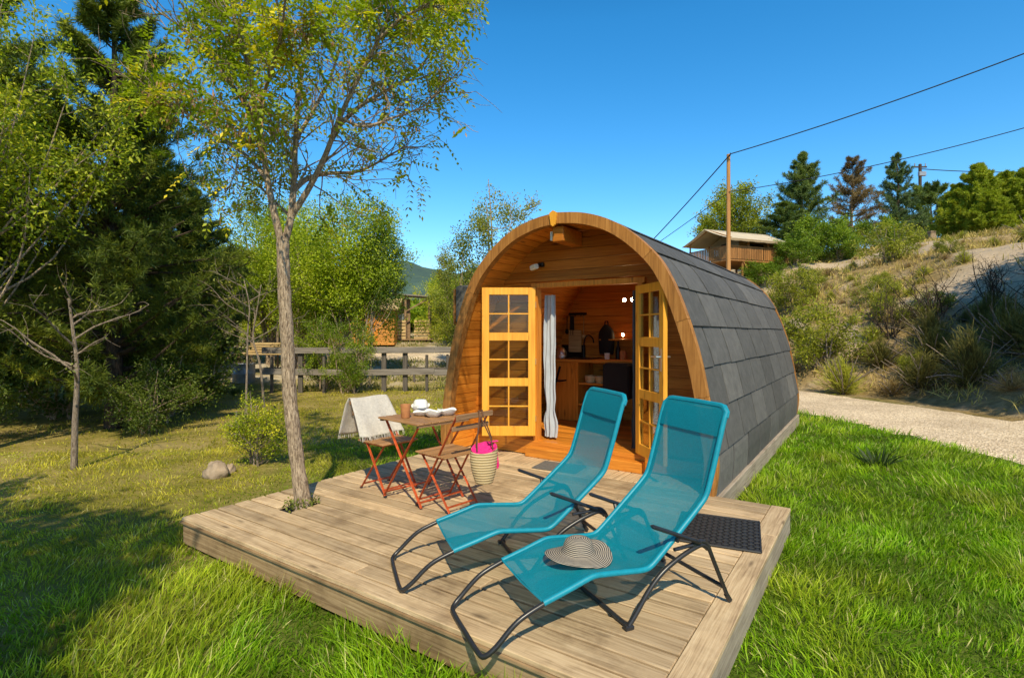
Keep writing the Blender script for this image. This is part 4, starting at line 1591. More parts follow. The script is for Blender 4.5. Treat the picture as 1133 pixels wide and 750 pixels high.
def plant(name, data, loc, rz, label, cat, group=None, barkm='bark', leafm='leaf', sc=1.0, trunkname='trunk', crownname='crown'):
    mb, V_, C_ = data
    root = empty(name, loc, rz, label, cat, group)
    root.scale = (sc, sc, sc)
    if mb is not None and mb.v:
        smooth_by_angle(mb.build(trunkname, M[barkm], root), 60)
    leaf_obj(crownname, V_, C_, M[leafm], root)
    return root


def put(root, x, y, rz=None, sc=None, dz=-.05):
    root.location = (x, y, tz(x, y) + dz)
    if rz is not None: root.rotation_euler = (0, 0, rz)
    if sc is not None: root.scale = (sc, sc, sc) if np.isscalar(sc) else sc
    return root


# --- main tree through the deck (limbs traced in space around the trunk)
r_ = np.random.RandomState(42)
TB = np.array([wl(TX, TY)[0], wl(TX, TY)[1], 0.0])
mt = empty('locust_tree', tuple(TB - np.array([0, 0, .22])), 0, 'slender locust tree with forked trunk growing up through the deck', 'tree')
O = TB - np.array([0, 0, .22])
mb = MB()


def A(px, py, Y): return at(px, py, Y) - O


T0 = TB[1]
trunk = [np.array([.0, 0, 0]), A(335, 556, T0), A(330, 520, T0), A(324, 470, T0), A(320, 430, T0), A(318, 380, T0), A(315, 330, T0), A(313.5, 290, T0), A(313, 262, T0)]
limbs = [
    ([A(313, 275, T0), A(304, 238, T0), A(296, 200, T0), A(291, 165, T0), A(284, 125, T0 - .1), A(276, 80, T0 - .2), A(262, 30, T0 - .3), A(250, -30, T0 - .4), A(240, -110, T0 - .4)], 0.0296),
    ([A(314, 272, T0), A(322, 240, T0), A(325, 200, T0 + .05), A(327, 155, T0 + .1), A(330, 110, T0 + .2), A(338, 60, T0 + .3), A(350, 0, T0 + .4), A(356, -80, T0 + .5)], 0.0296),
    ([A(323, 238, T0), A(342, 208, T0 - .05), A(360, 172, T0 - .15), A(376, 130, T0 - .25), A(396, 88, T0 - .35), A(418, 45, T0 - .4), A(436, 0, T0 - .5), A(450, -60, T0 - .5)], 0.0244),
    ([A(324, 212, T0 + .03), A(340, 198, T0 + .2), A(362, 192, T0 + .35), A(395, 190, T0 + .5), A(425, 176, T0 + .6), A(450, 160, T0 + .7)], 0.0222),
    ([A(370, 145, T0 - .2), A(398, 118, T0 - .1), A(432, 98, T0 + .1), A(462, 78, T0 + .2), A(488, 40, T0 + .2), A(505, 10, T0 + .2)], 0.0163),
    ([A(296, 200, T0), A(272, 172, T0 + .2), A(242, 152, T0 + .4), A(210, 128, T0 + .5), A(178, 112, T0 + .6), A(152, 98, T0 + .6)], 0.0148),
    ([A(288, 145, T0), A(264, 105, T0 - .2), A(236, 66, T0 - .3), A(204, 34, T0 - .4), A(168, 8, T0 - .5)], 0.0163),
    ([A(327, 155, T0 + .1), A(348, 120, T0 + .4), A(368, 80, T0 + .7), A(380, 30, T0 + .9), A(392, -30, T0 + 1.1)], 0.0163),
    ([A(291, 165, T0), A(280, 130, T0 + .4), A(262, 90, T0 + .8), A(240, 40, T0 + 1.1), A(225, -20, T0 + 1.3)], 0.0163),
    ([A(418, 45, T0 - .4), A(445, 20, T0 - .5), A(475, 5, T0 - .6), A(500, -20, T0 - .6)], 0.0104),
    ([A(284, 125, T0), A(300, 80, T0 - .5), A(312, 30, T0 - .8), A(318, -30, T0 - 1.0)], 0.0133),
    ([A(322, 240, T0), A(306, 225, T0 + .4), A(285, 205, T0 + .8), A(262, 190, T0 + 1.1), A(240, 170, T0 + 1.3)], 0.0118),
    ([A(376, 130, T0 - .25), A(402, 140, T0 - .3), A(436, 130, T0 - .2), A(468, 118, T0 - .1), A(486, 100, T0)], 0.0104),
]
tp = catmull(trunk, 5)
nT = len(tp)
mb.tube(tp, [(.088 - .026 * min(1, i / 9) - .012 * i / nT) * (1 + .05 * math.sin(i * 1.7)) for i in range(nT)], 14)
sites = []; sdirs = []
for (ctrl, r0) in limbs:
    pts = catmull(ctrl, 5)
    n_ = len(pts)
    mb.tube(pts, [max(.004, r0 * (1 - i / n_) ** .85 + .003) for i in range(n_)], 9)
    for i in range(int(n_ * .22), n_):
        f = i / n_
        for k in range(2 if f < .5 else 3):
            if r_.uniform() < .40: continue
            d = nrm(pts[i] - pts[i - 1])
            dd = nrm(d * .55 + r_.normal(size=3) * .62 + np.array([0, 0, .25]))
            Lb = r_.uniform(.2, .62 if pts[i][0] > .9 else .85) * (1.1 - .5 * f)
            q, d2 = wander(pts[i], dd, Lb, 6, .16, r_, (0, 0, .04))
            rr0 = max(.0035, r0 * (1 - f) * .35)
            mb.tube(q, [rr0 * (1 - j / 7) + .0015 for j in range(7)], 5, cap=False)
            for j in range(2, 7):
                if r_.uniform() < .8:
                    sites.append(q[j]); sdirs.append(d2)
                if r_.uniform() < .55:
                    q3, d3 = wander(q[j], nrm(d2 + r_.normal(size=3) * .8), r_.uniform(.12, .3), 3, .2, r_)
                    mb.tube(q3, [.003, .0025, .002, .0015], 4, cap=False)
                    for m_ in q3[1:]:
                        sites.append(m_); sdirs.append(d3)
smooth_by_angle(mb.build('trunk', M['bark'], mt), 60)
sites = np.array(sites); sdirs = np.array(sdirs)
gx_ = sites[:, 0] + O[0]
# thinner foliage on the right and near the middle, thicker left and top
px_s = CX + F * (sites[:, 0] + O[0]) / (sites[:, 1] + O[1])
dn = vnoise(sites, 2.0, 9)
keepp = np.where(sites[:, 0] < .15, .92, .50) * smooth(.25, .60, dn)
keep = (r_.uniform(size=len(sites)) < keepp * .92 + .06) & (px_s < 512 + 25 * r_.uniform(-1, 1, len(sites))) & (px_s > 128)
sites = sites[keep]; sdirs = sdirs[keep]
rep_ = 1
LOC = [(.09, .15, .009), (.21, .29, .014), (.38, .43, .02), (.60, .56, .035)]
Vg, Cg = leaves_pinnate(sites, sdirs, LOC, 4)
yl = r_.uniform(size=len(sites)) < .07 + .55 * (vnoise(sites, 1.6, 21) > .68)
Vy, Cy = leaves_pinnate(sites[yl], sdirs[yl], [(.60, .50, .02), (.80, .65, .03), (.65, .40, .03)], 5)
leaf_obj('crown', np.concatenate([Vg, Vy]), np.concatenate([Cg, Cy]), M['leaf'], mt)
# dry hanging seed pods
sp_ = vnoise(sites, 1.9, 33) > .60
ps = sites[sp_]
ps = np.repeat(ps, 3, axis=0) + r_.normal(size=(len(ps) * 3, 3)) * .03
Vp = leaf_arrays(ps, np.tile([0, 0, -1.0], (len(ps), 1)) + r_.normal(size=ps.shape) * .25, r_.normal(size=ps.shape), .055 * np.ones(len(ps)), .016 * np.ones(len(ps)))
Cp = lerp_cols([(.20, .09, .03), (.38, .20, .08), (.50, .30, .14)], r_.uniform(size=len(ps)))
leaf_obj('seed_pods', Vp, Cp, M['leaf'], mt)
print('main tree leaves', len(sites))

# weeds at its foot
def tuft_arrays(n, cx, cy, rad, h, w, cols, seed, up=1.0, spread=.5, z=None, segs=3):
    r2 = np.random.RandomState(seed)
    a_ = r2.uniform(0, 2 * PI, n); rr_ = rad * np.sqrt(r2.uniform(0, 1, n))
    P = np.stack([cx + rr_ * np.cos(a_), cy + rr_ * np.sin(a_), np.zeros(n)], -1)
    P[:, 2] = terrain(P[:, 0], P[:, 1]) - .01 if z is None else z
    D = np.stack([np.cos(a_) * spread * (rr_ / max(rad, 1e-3)), np.sin(a_) * spread * (rr_ / max(rad, 1e-3)), np.ones(n) * up], -1) + r2.normal(size=(n, 3)) * .18
    return blades(P, unit(D), h * r2.uniform(.5, 1.2, n), w * r2.uniform(.7, 1.3, n), r2, cols)


def blades(P, D, L, W, r2, cols, t=None, bend=.35):
    """grass blades: 5 verts, one quad + one tri each"""
    n = len(P)
    h = r2.normal(size=(n, 3)); h[:, 2] = 0
    h = unit(h)
    S = unit(np.cross(D, h + 1e-6))
    L = L[:, None]; W = W[:, None]
    B = h * bend * L * r2.uniform(.1, 1.2, (n, 1))
    V = np.empty((n, 5, 3))
    m_ = P + D * L * .5 + B * .28
    V[:, 0] = P - S * W * .5; V[:, 1] = P + S * W * .5
    V[:, 2] = m_ + S * W * .42; V[:, 3] = m_ - S * W * .42
    V[:, 4] = P + D * L * .93 + B - np.array([0, 0, 1.0]) * L * .12 * r2.uniform(0, 1, (n, 1))
    if t is None: t = r2.uniform(0, 1, n)
    C = lerp_cols(cols, t) * (.75 + .5 * r2.uniform(0, 1, (n, 1)))
    Cv = np.repeat(C, 5, axis=0).reshape(n, 5, 3)
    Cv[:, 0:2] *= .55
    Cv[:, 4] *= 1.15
    return V.reshape(-1, 3), Cv.reshape(-1, 3)


def blade_obj(name, V_, C_, mat, parent=None):
    n = len(V_) // 5
    b = (np.arange(n) * 5)[:, None]
    idx = (b + np.array([[0, 1, 2, 3, 3, 2, 4]])).ravel()
    sizes = np.tile([4, 3], n)
    return npmesh(name, V_, idx, sizes, mat, parent, C_)


WEED = [(.07, .11, .015), (.17, .20, .03), (.28, .26, .04)]
V_, C_ = leaves_broad(np.array([[TB[0] + .10 * math.cos(a_), TB[1] + .10 * math.sin(a_), .02] for a_ in np.linspace(0, 6.2, 26)]), np.tile([0, 0, 1.0], (26, 1)), 7, .022, .035, .018, WEED, 3)
wd = leaf_obj('weeds', V_, C_, M['leaf'], None); tag(wd, 'small green weeds around the tree foot in the deck', 'weeds')

# --- left conifer mass
pA = conifer(10.5, 3.0, 101, PINEY, start=.07, nwh=34, per=17, L=.17, W=.016, nbr=7, dens=1.25, shape=1.3)
pB = conifer(9.0, 2.7, 102, PINE, start=.05, nwh=30, per=17, L=.17, W=.016, nbr=7, dens=1.25, shape=1.5, droop=.05)
fg = 'dense pines along the left edge of the lawn'
PA = plant('pine_tree', pA, (0, 0, 0), 0, '', 'tree', None, 'bark_dark', 'needle')
PB = plant('pine_tree', pB, (0, 0, 0), 0, '', 'tree', None, 'bark_dark', 'needle')
usedp = {}
for (src, x, y, rz, sc, lab) in (
    (PA, -7.5, 10.0, 0, .80, 'tall dense pine directly behind the thin sapling on the left lawn'),
    (PB, -11.0, 9.6, 1.0, 1.0, 'dense pine at the left edge of the photo'),
    (PB, -8.0, 13.4, 2.2, .60, 'dark pine behind the tall dense pine, left of the metal drum'),
    (PA, -13.0, 12.8, 2.0, 1.15, 'tall pine farthest back at the left edge'),
    (PA, -10.6, 15.2, 3.9, .70, 'pine in the second row between the left edge and the lawn'),
    (PB, -12.6, 19.5, .6, .80, 'dark pine in the far row beyond the left lawn')):
    o = src if src.name not in usedp else copy_tree(src)
    usedp[src.name] = 1
    put(o, x, y, rz, sc); tag(o, lab, 'tree', fg)
# leafy deciduous branches overhanging at top left
dA = broadtree(7.2, 111, YGREEN, ((0, 0, .74), (.28, .28, .25)), nclump=60, per=150, spread=.26, L=.085, W=.036, start=.25)
o = plant('locust_tree', dA, (0, 0, 0), 0, 'yellow green leafy tree in front of the pines at top left', 'tree', None, 'bark', 'leaf')
put(o, -8.0, 7.6, 0, .98)
# understorey shrubs in the shade under the pines
dU = broadtree(1.7, 113, [(.03, .05, .008), (.07, .11, .012), (.13, .17, .02), (.20, .22, .03)], ((0, 0, .55), (.55, .5, .42)), nclump=26, per=85, spread=.14, L=.06, W=.032, nstem=4, start=.05, trunk_r=.05)
US = plant('leafy_shrub', dU, (0, 0, 0), 0, '', 'shrub')
ul = 'leafy green shrub in the shade under the left pines'
for i, (x, y, rz, sc) in enumerate(((-6.9, 10.3, 0, 1.0), (-8.6, 8.2, 1, .8), (-6.4, 9.5, 3, .75), (-10.2, 8.0, 4, .9), (-7.5, 11.5, 5, 1.4), (-9.2, 11.0, 2.5, 1.5))):
    o = US if i == 0 else copy_tree(US)
    put(o, x, y, rz, sc); tag(o, ul, 'shrub', 'shrubs under the left pines')

# --- middle group of light green trees
dB = broadtree(5.3, 121, [(.12, .17, .008), (.25, .33, .012), (.40, .46, .02), (.54, .53, .03)], ((0, 0, .62), (.27, .25, .35)), nclump=70, per=210, spread=.24, L=.072, W=.036, nstem=3, start=.12, trunk_r=.10)
o = plant('acacia_tree', dB, (0, 0, 0), 0, 'bright green bushy tree behind the fence in the middle of the left group', 'tree')
put(o, -5.25, 17.2, 0, 1.22)
o2 = copy_tree(o); put(o2, -9.3, 20.6, 2.1, 1.35); tag(o2, 'yellow green bushy tree between the pines and the forked trunk', 'tree')
o2 = copy_tree(o); put(o2, -7.4, 19.0, 4.0, 1.15); tag(o2, 'yellow green bushy tree directly behind the forked trunk', 'tree')
dC = broadtree(2.7, 123, GREEN, ((0, 0, .56), (.34, .3, .42)), nclump=44, per=110, spread=.13, L=.055, W=.030, nstem=3, start=.05, trunk_r=.05)
SC = plant('young_tree', dC, (0, 0, 0), 0, 'small dark stemmed leafy tree standing right at the fence', 'tree')
put(SC, -4.55, 15.0, 0, .80)
o = copy_tree(SC); put(o, -5.6, 15.9, 1.9, .85); tag(o, 'small leafy tree just behind the fence, left of the one at the rails', 'tree')
dD = broadtree(4.6, 125, [(.07, .12, .014), (.13, .20, .02), (.20, .26, .03), (.30, .32, .05)], ((.05, 0, .76), (.15, .15, .24)), nclump=34, per=170, spread=.16, L=.065, W=.028, nstem=2, start=.3, trunk_r=.05)
o = plant('young_tree', dD, (0, 0, 0), 0, 'thin airy young tree right of the bright green bushy tree', 'tree'); put(o, -4.35, 16.6, .4, 1.12)

# tree behind the pod on the left
dE = broadtree(6.6, 131, OLIVE, ((0, 0, .62), (.22, .22, .37)), nclump=36, per=130, spread=.22, L=.09, W=.045, nstem=2, start=.2, trunk_r=.09, clump=.8)
o = plant('oak_tree', dE, (0, 0, 0), 0, 'sparse olive and brown tree rising behind the left side of the pod roof', 'tree'); put(o, -.45, 16.2, 0, .98)
o = copy_tree(o); put(o, -2.0, 19.0, 2, .72); tag(o, 'smaller airy tree left of the sparse tree behind the pod', 'tree')
dF = broadtree(2.6, 133, YGREEN, ((0, 0, .5), (.6, .5, .46)), nclump=48, per=120, spread=.18, L=.07, W=.035, nstem=5, start=.05, trunk_r=.05, clump=.9)
BF = plant('leafy_bush', dF, (0, 0, 0), 0, 'big yellow green bush just left of the pod arch', 'bush'); put(BF, -2.6, 27.0, 0, 1.30)
for (x, y, rz, sc, lab) in ((-1.5, 25.5, 1, 1.3, 'yellow green bush touching the left edge of the pod'), (-3.9, 33.0, 2, 1.3, 'round bush right of the open wooden shed'), (-5.3, 37.0, 3, 1.6, 'bush beyond the shed roof'),
                            (-9.5, 31.0, 3, 1.5, 'bush behind the open wooden shed'), (-12.5, 27.0, 4, 1.3, 'bush behind the orange hut')):
    o = copy_tree(BF); put(o, x, y, rz, sc); tag(o, lab, 'bush')

# --- saplings on the left lawn
def sapling(name, ctrl, r0, seed, label, leafy=0, nb=8, pods=True):
    r2 = np.random.RandomState(seed)
    O_ = np.array(ctrl[0])
    root = empty(name, tuple(O_), 0, label, 'tree')
    mb = MB()
    pts = catmull([np.array(c) - O_ for c in ctrl], 5)
    n_ = len(pts)
    mb.tube(pts, [r0 * (1 - .7 * i / n_) for i in range(n_)], 8)
    S = []; D = []
    for i in range(nb):
        k = int(n_ * (.45 + .5 * i / nb))
        az = r2.uniform(0, 2 * PI)
        q, d2 = wander(pts[k], (math.cos(az), math.sin(az), .7), r2.uniform(.5, 1.3) * (1.2 if i < 3 else .8), 7, .13, r2, (0, 0, .03))
        mb.tube(q, [r0 * .35 * (1 - j / 8) + .002 for j in range(8)], 5, cap=False)
        for j in range(2, 8):
            q3, d3 = wander(q[j], nrm(d2 + r2.normal(size=3) * .7), r2.uniform(.15, .4), 3, .2, r2)
            mb.tube(q3, [.004, .003, .0025, .0015], 4, cap=False)
            S += [q3[-1], q3[1]]; D += [d3, d3]
    mb.build('trunk', M['bark_pale'], root, True)
    S = np.array(S); D = np.array(D)
    if leafy:
        kp = r2.uniform(size=len(S)) < leafy
        V_, C_ = leaves_broad(S[kp], D[kp], 6, .05, .05, .022, OLIVE, seed)
        leaf_obj('leaves', V_, C_, M['leaf'], root)
    return root


def gnd(px, Y, py=None):
    x = (px - CX) / F * Y
    return np.array([x, Y, tz(x, Y) - .03])


def ap(px, py, Y): return at(px, py, Y)


Ys = 6.85
sapling('sapling', [gnd(82, Ys), ap(83, 470, Ys), ap(85, 430, Ys), ap(85, 400, Ys), ap(80, 360, Ys), ap(76, 330, Ys)], .040, 61, 'thin bare sapling standing alone on the left lawn', .35, 9)
Ys = 9.4
sapling('sapling', [gnd(271, Ys), ap(273, 420, Ys), ap(274, 370, Ys), ap(276, 340, Ys), ap(270, 310, Ys)], .022, 62, 'slim bare sapling left of the forked trunk, beside the small bush', .3, 7)
Ys = 11.2
sapling('sapling', [gnd(293, Ys), ap(288, 405, Ys), ap(280, 375, Ys), ap(284, 345, Ys), ap(289, 315, Ys)], .028, 63, 'crooked bare sapling close to the forked trunk, in front of the fence', .4, 7)

# small bush next to the rock
dG = broadtree(1.0, 141, YGREEN, ((0, 0, .55), (.38, .33, .45)), nclump=34, per=60, spread=.075, L=.035, W=.018, nstem=4, start=.02, trunk_r=.035, clump=3)
o = plant('small_bush', dG, (0, 0, 0), 0, 'small yellow green bush beside the pale rock on the lawn', 'bush', None, 'bark_pale'); put(o, -3.22, 6.75, 0, .92)
V_, C_ = tuft_arrays(60, 0, 0, .12, .30, .02, [(.03, .055, .02), (.06, .09, .03), (.10, .14, .04)], 4, 1.0, 1.2, z=0)
o = blade_obj('clump_weed', V_, C_, M['grass']); tag(o, 'dark thistle like weed clump on the right lawn near the track', 'weed')
o.location = (4.6, 6.7, -.22)

# --- grass on the lawn (one mass nobody could count)
def in_deck(x, y, m=.0):
    dx = x - DC[0]; dy = y - DC[1]
    lx = dx * VX[0] + dy * VX[1]; ly = dx * UX[0] + dy * UX[1]
    return ((lx > 0 - m) & (lx < DW + m) & (ly > 0 - m) & (ly < DD + m)) | ((lx > .12 - m) & (lx < 3.35 + m) & (ly > 2.5) & (ly < 9.0 + m))


def lawn_points(n, seed, x0, x1, y0, y1):
    r2 = np.random.RandomState(seed)
    return np.stack([r2.uniform(x0, x1, n), r2.uniform(y0, y1, n)], -1), r2


LAWN = [(.070, .150, .006), (.165, .30, .008), (.28, .43, .012), (.46, .56, .03)]
DRYL = [(.17, .18, .012), (.36, .34, .022), (.54, .46, .05), (.66, .52, .13)]
allV = []; allC = []
path_x = np.array([p[0] for p in pc]); path_y = np.array([p[1] for p in pc])
for (n, x0, x1, y0, y1, hh, ww, seed) in ((135000, -5.0, 5.2, 1.0, 4.6, .122, .0060, 1), (105000, -8.0, 7.6, 4.0, 8.0, .115, .0080, 2), (60000, -9.0, 7.4, 7.5, 12.0, .13, .013, 3), (34000, -10, 6.5, 12, 18, .12, .02, 4)):
    P2, r2 = lawn_points(n, seed, x0, x1, y0, y1)
    x, y = P2[:, 0], P2[:, 1]
    # keep a generous wedge around the view, gravel free
    ok = (np.abs(x) < .98 * y + 1.7) & ~in_deck(x, y, -.015)
    pxl = np.interp(y, path_y[:90], path_x[:90])
    ok &= (x < pxl - 1.66 + r2.normal(size=n) * .15) | (y > 18)
    pn = vnoise(np.stack([x, y, x * 0], -1), 1.7, 8); pf = vnoise(np.stack([x, y, x * 0], -1), 5.5, 11)
    dryness = np.clip(smooth(-.8, -3.8, x) * smooth(1.5, 5, y) * 1.0 + smooth(6.5, 12, y) * smooth(2, -1, x) * .5 + (pn - .5) * .7, 0, 1)
    ok &= r2.uniform(size=n) > dryness * .35
    # shaded floor under the pines carries almost no grass
    ok &= ~((x < -4.6 - .35 * (y - 8)) & (y > 7.9) & (r2.uniform(size=n) < .75))
    ok &= (y < 15.5) | (r2.uniform(size=n) < .5)
    x, y, dryness, pn, pf = x[ok], y[ok], dryness[ok], pn[ok], pf[ok]
    m_ = len(x)
    P = np.stack([x, y, terrain(x, y) - .01], -1)
    ang = vnoise(P, 1.3, 15) * 6.3 * 1.5
    D = np.stack([np.cos(ang) * .35, np.sin(ang) * .35, np.ones(m_)], -1) + r2.normal(size=(m_, 3)) * .30
    L = hh * (.35 + .9 * pn) * (.55 + .75 * pf) * r2.uniform(.45, 1.25, m_) * (1 - .40 * dryness)
    # longer tufts along the deck front
    dx = x - DC[0]; dy = y - DC[1]
    lx = dx * VX[0] + dy * VX[1]; ly = dx * UX[0] + dy * UX[1]
    near = (ly < 0) & (lx > 0) & (lx < DW + .2)
    L = L * (1 + .55 * near * smooth(-1.4, 0, ly) * smooth(.4, 1.5, lx)) * (1 + .2 * (x > 2))
    t = np.clip(.25 * r2.uniform(0, 1, m_) + .45 * pf + .25 * pn, 0, 1)
    cg = lerp_cols(LAWN, t); cd = lerp_cols(DRYL, t)
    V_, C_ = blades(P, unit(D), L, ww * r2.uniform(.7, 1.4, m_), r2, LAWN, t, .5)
    Cn = (cg * (1 - dryness[:, None]) + cd * dryness[:, None]) * (.75 + .5 * r2.uniform(0, 1, (m_, 1)))
    straw = r2.uniform(size=m_) < .07
    Cn[straw] = np.array([.62, .54, .22]) * r2.uniform(.6, 1.1, (straw.sum(), 1))
    Cn = Cn * (.62 + .76 * vnoise(P, 2.6, 41))[:, None] * (.8 + .4 * vnoise(P, 9.0, 42))[:, None]
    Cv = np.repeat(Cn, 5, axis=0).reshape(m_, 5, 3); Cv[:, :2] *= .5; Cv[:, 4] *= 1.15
    allV.append(V_); allC.append(Cv.reshape(-1, 3))
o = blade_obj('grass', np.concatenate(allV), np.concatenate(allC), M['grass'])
tag(o, 'long green lawn grass around the deck', 'grass', kind='stuff')
print('grass blades', len(o.data.vertices) // 5)

# --- hillside dry grass (stuff)
HILLG = [(.24, .19, .04), (.46, .34, .10), (.62, .46, .17), (.36, .35, .05), (.54, .41, .13)]
P2, r2 = lawn_points(230000, 77, -1, 42, 5, 46)
x, y = P2[:, 0], P2[:, 1]
s_ = hill_s(x, y)
nn_ = vnoise(np.stack([x, y, x * 0], -1), .55, 31)
n4 = vnoise(np.stack([x, y, x * 0], -1), 1.8, 32)
ok = (s_ > .15) & (s_ < 30) & (r2.uniform(size=len(x)) > chalk_mask(x, y) * .93) & (np.abs(x) < y * 1.12 + 2) & (nn_ * .6 + n4 * .5 > .43) & (r2.uniform(size=len(x)) < np.clip(9 / y, .25, 1))
x, y = x[ok], y[ok]; m_ = len(x)
P = np.stack([x, y, terrain(x, y) - .02], -1)
D = unit(np.stack([np.zeros(m_), np.zeros(m_), np.ones(m_)], -1) + r2.normal(size=(m_, 3)) * .40)
V_, C_ = blades(P, D, r2.uniform(.12, .38, m_) * (.5 + n4[ok]), .008 + .0012 * y, r2, HILLG, np.clip(vnoise(P, .5, 5) * .6 + r2.uniform(0, .4, m_), 0, 1), .5)
o = blade_obj('dry_grass', V_, C_, M['dry']); tag(o, 'dry straw coloured grass over the bank and hillside', 'grass', kind='stuff')
# rough grass behind the fence
P2, r2 = lawn_points(26000, 78, -16, 3.0, 15.5, 34)
x, y = P2[:, 0], P2[:, 1]
nn_ = vnoise(np.stack([x, y, x * 0], -1), .6, 31)
pd_ = np.min(np.hypot(x[:, None] - path_x[None, ::4], y[:, None] - path_y[None, ::4]), axis=1)
ok = (nn_ > .45) & (hill_s(x, y) < .5) & (pd_ > 1.7)
x, y = x[ok], y[ok]; m_ = len(x)
P = np.stack([x, y, terrain(x, y) - .02], -1)
D = unit(np.stack([np.zeros(m_), np.zeros(m_), np.ones(m_)], -1) + r2.normal(size=(m_, 3)) * .4)
V_, C_ = blades(P, D, r2.uniform(.1, .3, m_), .03 * np.ones(m_), r2, [(.14, .17, .03), (.26, .25, .06), (.38, .31, .13)], None, .5)
o = blade_obj('rough_grass', V_, C_, M['dry']); tag(o, 'sparse yellowed grass on the open ground behind the fence', 'grass', kind='stuff')

# --- hillside shrubs
def broom(seed, rad, h, n, cols, w=.02, up=.9, spread=1.0, stems=True):
    r2 = np.random.RandomState(seed)
    a_ = r2.uniform(0, 2 * PI, n); ph = np.abs(r2.normal(size=n)) * .5 * spread
    lob = .65 + .35 * np.sin(a_ * 3 + seed) * np.cos(a_ * 2)
    D = unit(np.stack([np.cos(a_) * np.sin(ph), np.sin(a_) * np.sin(ph), np.cos(ph) * up], -1))
    st = r2.uniform(0, .75, n) ** .7
    P = D * np.array([rad, rad, h]) * st[:, None] * lob[:, None]
    P[:, 2] = np.maximum(P[:, 2], 0)
    D2 = unit(D + r2.normal(size=(n, 3)) * .28)
    L = (h * .20) * r2.uniform(.5, 1.2, n)
    t = np.clip(st * .75 + r2.uniform(0, .3, n), 0, 1)
    V_, C_ = blades(P, D2, L, w * np.ones(n), r2, cols, t, .3)
    mb = MB()
    for k in range(14 if stems else 0):
        a2 = r2.uniform(0, 2 * PI); p2 = r2.uniform(.1, .9) * spread
        d = (math.cos(a2) * math.sin(p2), math.sin(a2) * math.sin(p2), math.cos(p2))
        q, _ = wander((0, 0, 0), d, h * .9, 5, .12, r2)
        mb.tube(q, [.014 * (1 - j / 6) + .003 for j in range(6)], 4, cap=False)
    return mb, V_, C_


def broomplant(name, data, label, cat, group, leafm='dry'):
    mb, V_, C_ = data
    root = empty(name, (0, 0, 0), 0, label, cat, group)
    if mb.v: mb.build('stems', M['bark_pale'], root, True)
    blade_obj('foliage', V_, C_, M[leafm], root)
    return root


BG = [(.20, .13, .04), (.28, .22, .04), (.32, .33, .03), (.46, .46, .04), (.58, .55, .07)]
BB = [(.16, .11, .04), (.32, .21, .08), (.46, .32, .13), (.58, .44, .21)]
BD = [(.06, .05, .02), (.11, .09, .03), (.19, .17, .04), (.28, .25, .06)]
kinds = []
for i, (nm, dt, lab, cat, grp) in enumerate((
    ('broom_shrub', broom(201, .75, .95, 3200, BG, .0075), 'spiky yellow green broom shrub on the hillside', 'shrub', 'green broom shrubs on the hillside'),
    ('broom_shrub', broom(202, .6, .75, 2600, BG, .0075, .8, 1.3), 'low round yellow green shrub on the hillside', 'shrub', 'low round green shrubs on the hillside'),
    ('dry_shrub', broom(203, .7, .65, 2400, BB, .007, .8, 1.4), 'dry brown shrub on the hillside', 'shrub', 'dry brown shrubs on the hillside'),
    ('dark_shrub', broom(204, .8, 1.0, 3400, BD, .008, .9, 1.2), 'dark green scrubby shrub on the hillside', 'shrub', 'dark green shrubs on the hillside'))):
    kinds.append((broomplant(nm, dt, lab, cat, grp), lab, cat, grp))
dH = broadtree(1.5, 211, [(.10, .12, .01), (.20, .22, .018), (.32, .33, .025), (.44, .41, .04)], ((0, 0, .52), (.55, .5, .42)), nclump=26, per=75, spread=.14, L=.075, W=.03, nstem=4, start=.05, trunk_r=.04, clump=2)
kinds.append((plant('leafy_shrub', dH, (0, 0, 0), 0, 'leafy light green shrub on the hillside', 'shrub', 'leafy shrubs on the hillside', 'bark_pale'), 'leafy light green shrub on the hillside', 'shrub', 'leafy shrubs on the hillside'))
used = set()


def setshrub(k, x, y, sc, label=None, rz=None, group=True):
    src, lab, cat, grp = kinds[k]
    if k in used:
        o = copy_tree(src)
    else:
        o = src; used.add(k)
    o.location = (x, y, tz(x, y) - .04); o.rotation_euler = (0, 0, rr.uniform(0, 6.28) if rz is None else rz)
    o.scale = (sc * rr.uniform(.9, 1.2), sc * rr.uniform(.9, 1.2), sc * rr.uniform(.8, 1.1))
    o['label'] = label or lab
    o['category'] = cat
    if label:
        if 'group' in o: del o['group']
    else:
        o['group'] = grp
    return o


rr = random.Random(99)
# first instances of each kind sit in the scatter; special ones get their own labels
spots = []
tries = 0
while len(spots) < 190 and tries < 9000:
    tries += 1
    y = rr.uniform(11, 42); x = rr.uniform(3, 36)
    if not (.38 < x / y < 1.08): continue
    s = float(hill_s(np.array([x]), np.array([y]))[0])
    if s < .6 or s > 24: continue
    if x / y < .58 and y > 24 and x / y > .33 and 24 < y < 35: continue
    if float(chalk_mask(np.array([x]), np.array([y]))[0]) > .4: continue
    if any((x - a0) ** 2 + (y - b0) ** 2 < (.85 if s < 12 else 1.35) ** 2 for a0, b0, _ in spots): continue
    spots.append((x, y, s))
for i, (x, y, s) in enumerate(spots):
    nv = vnoise(np.array([[x, y, 0.]]), .3, 61)[0]
    if x / y > .82 and y < 17:
        k = rr.choice([3, 2, 3])
    else:
        k = rr.choice([0, 1, 4, 1, 2]) if (nv > .56 and s < 11) or s > 21 else rr.choice([2, 1, 2, 2, 2, 2, 0])
    setshrub(k, x, y, rr.uniform(.4, .85) * (1.0 if s < 9 else .72))
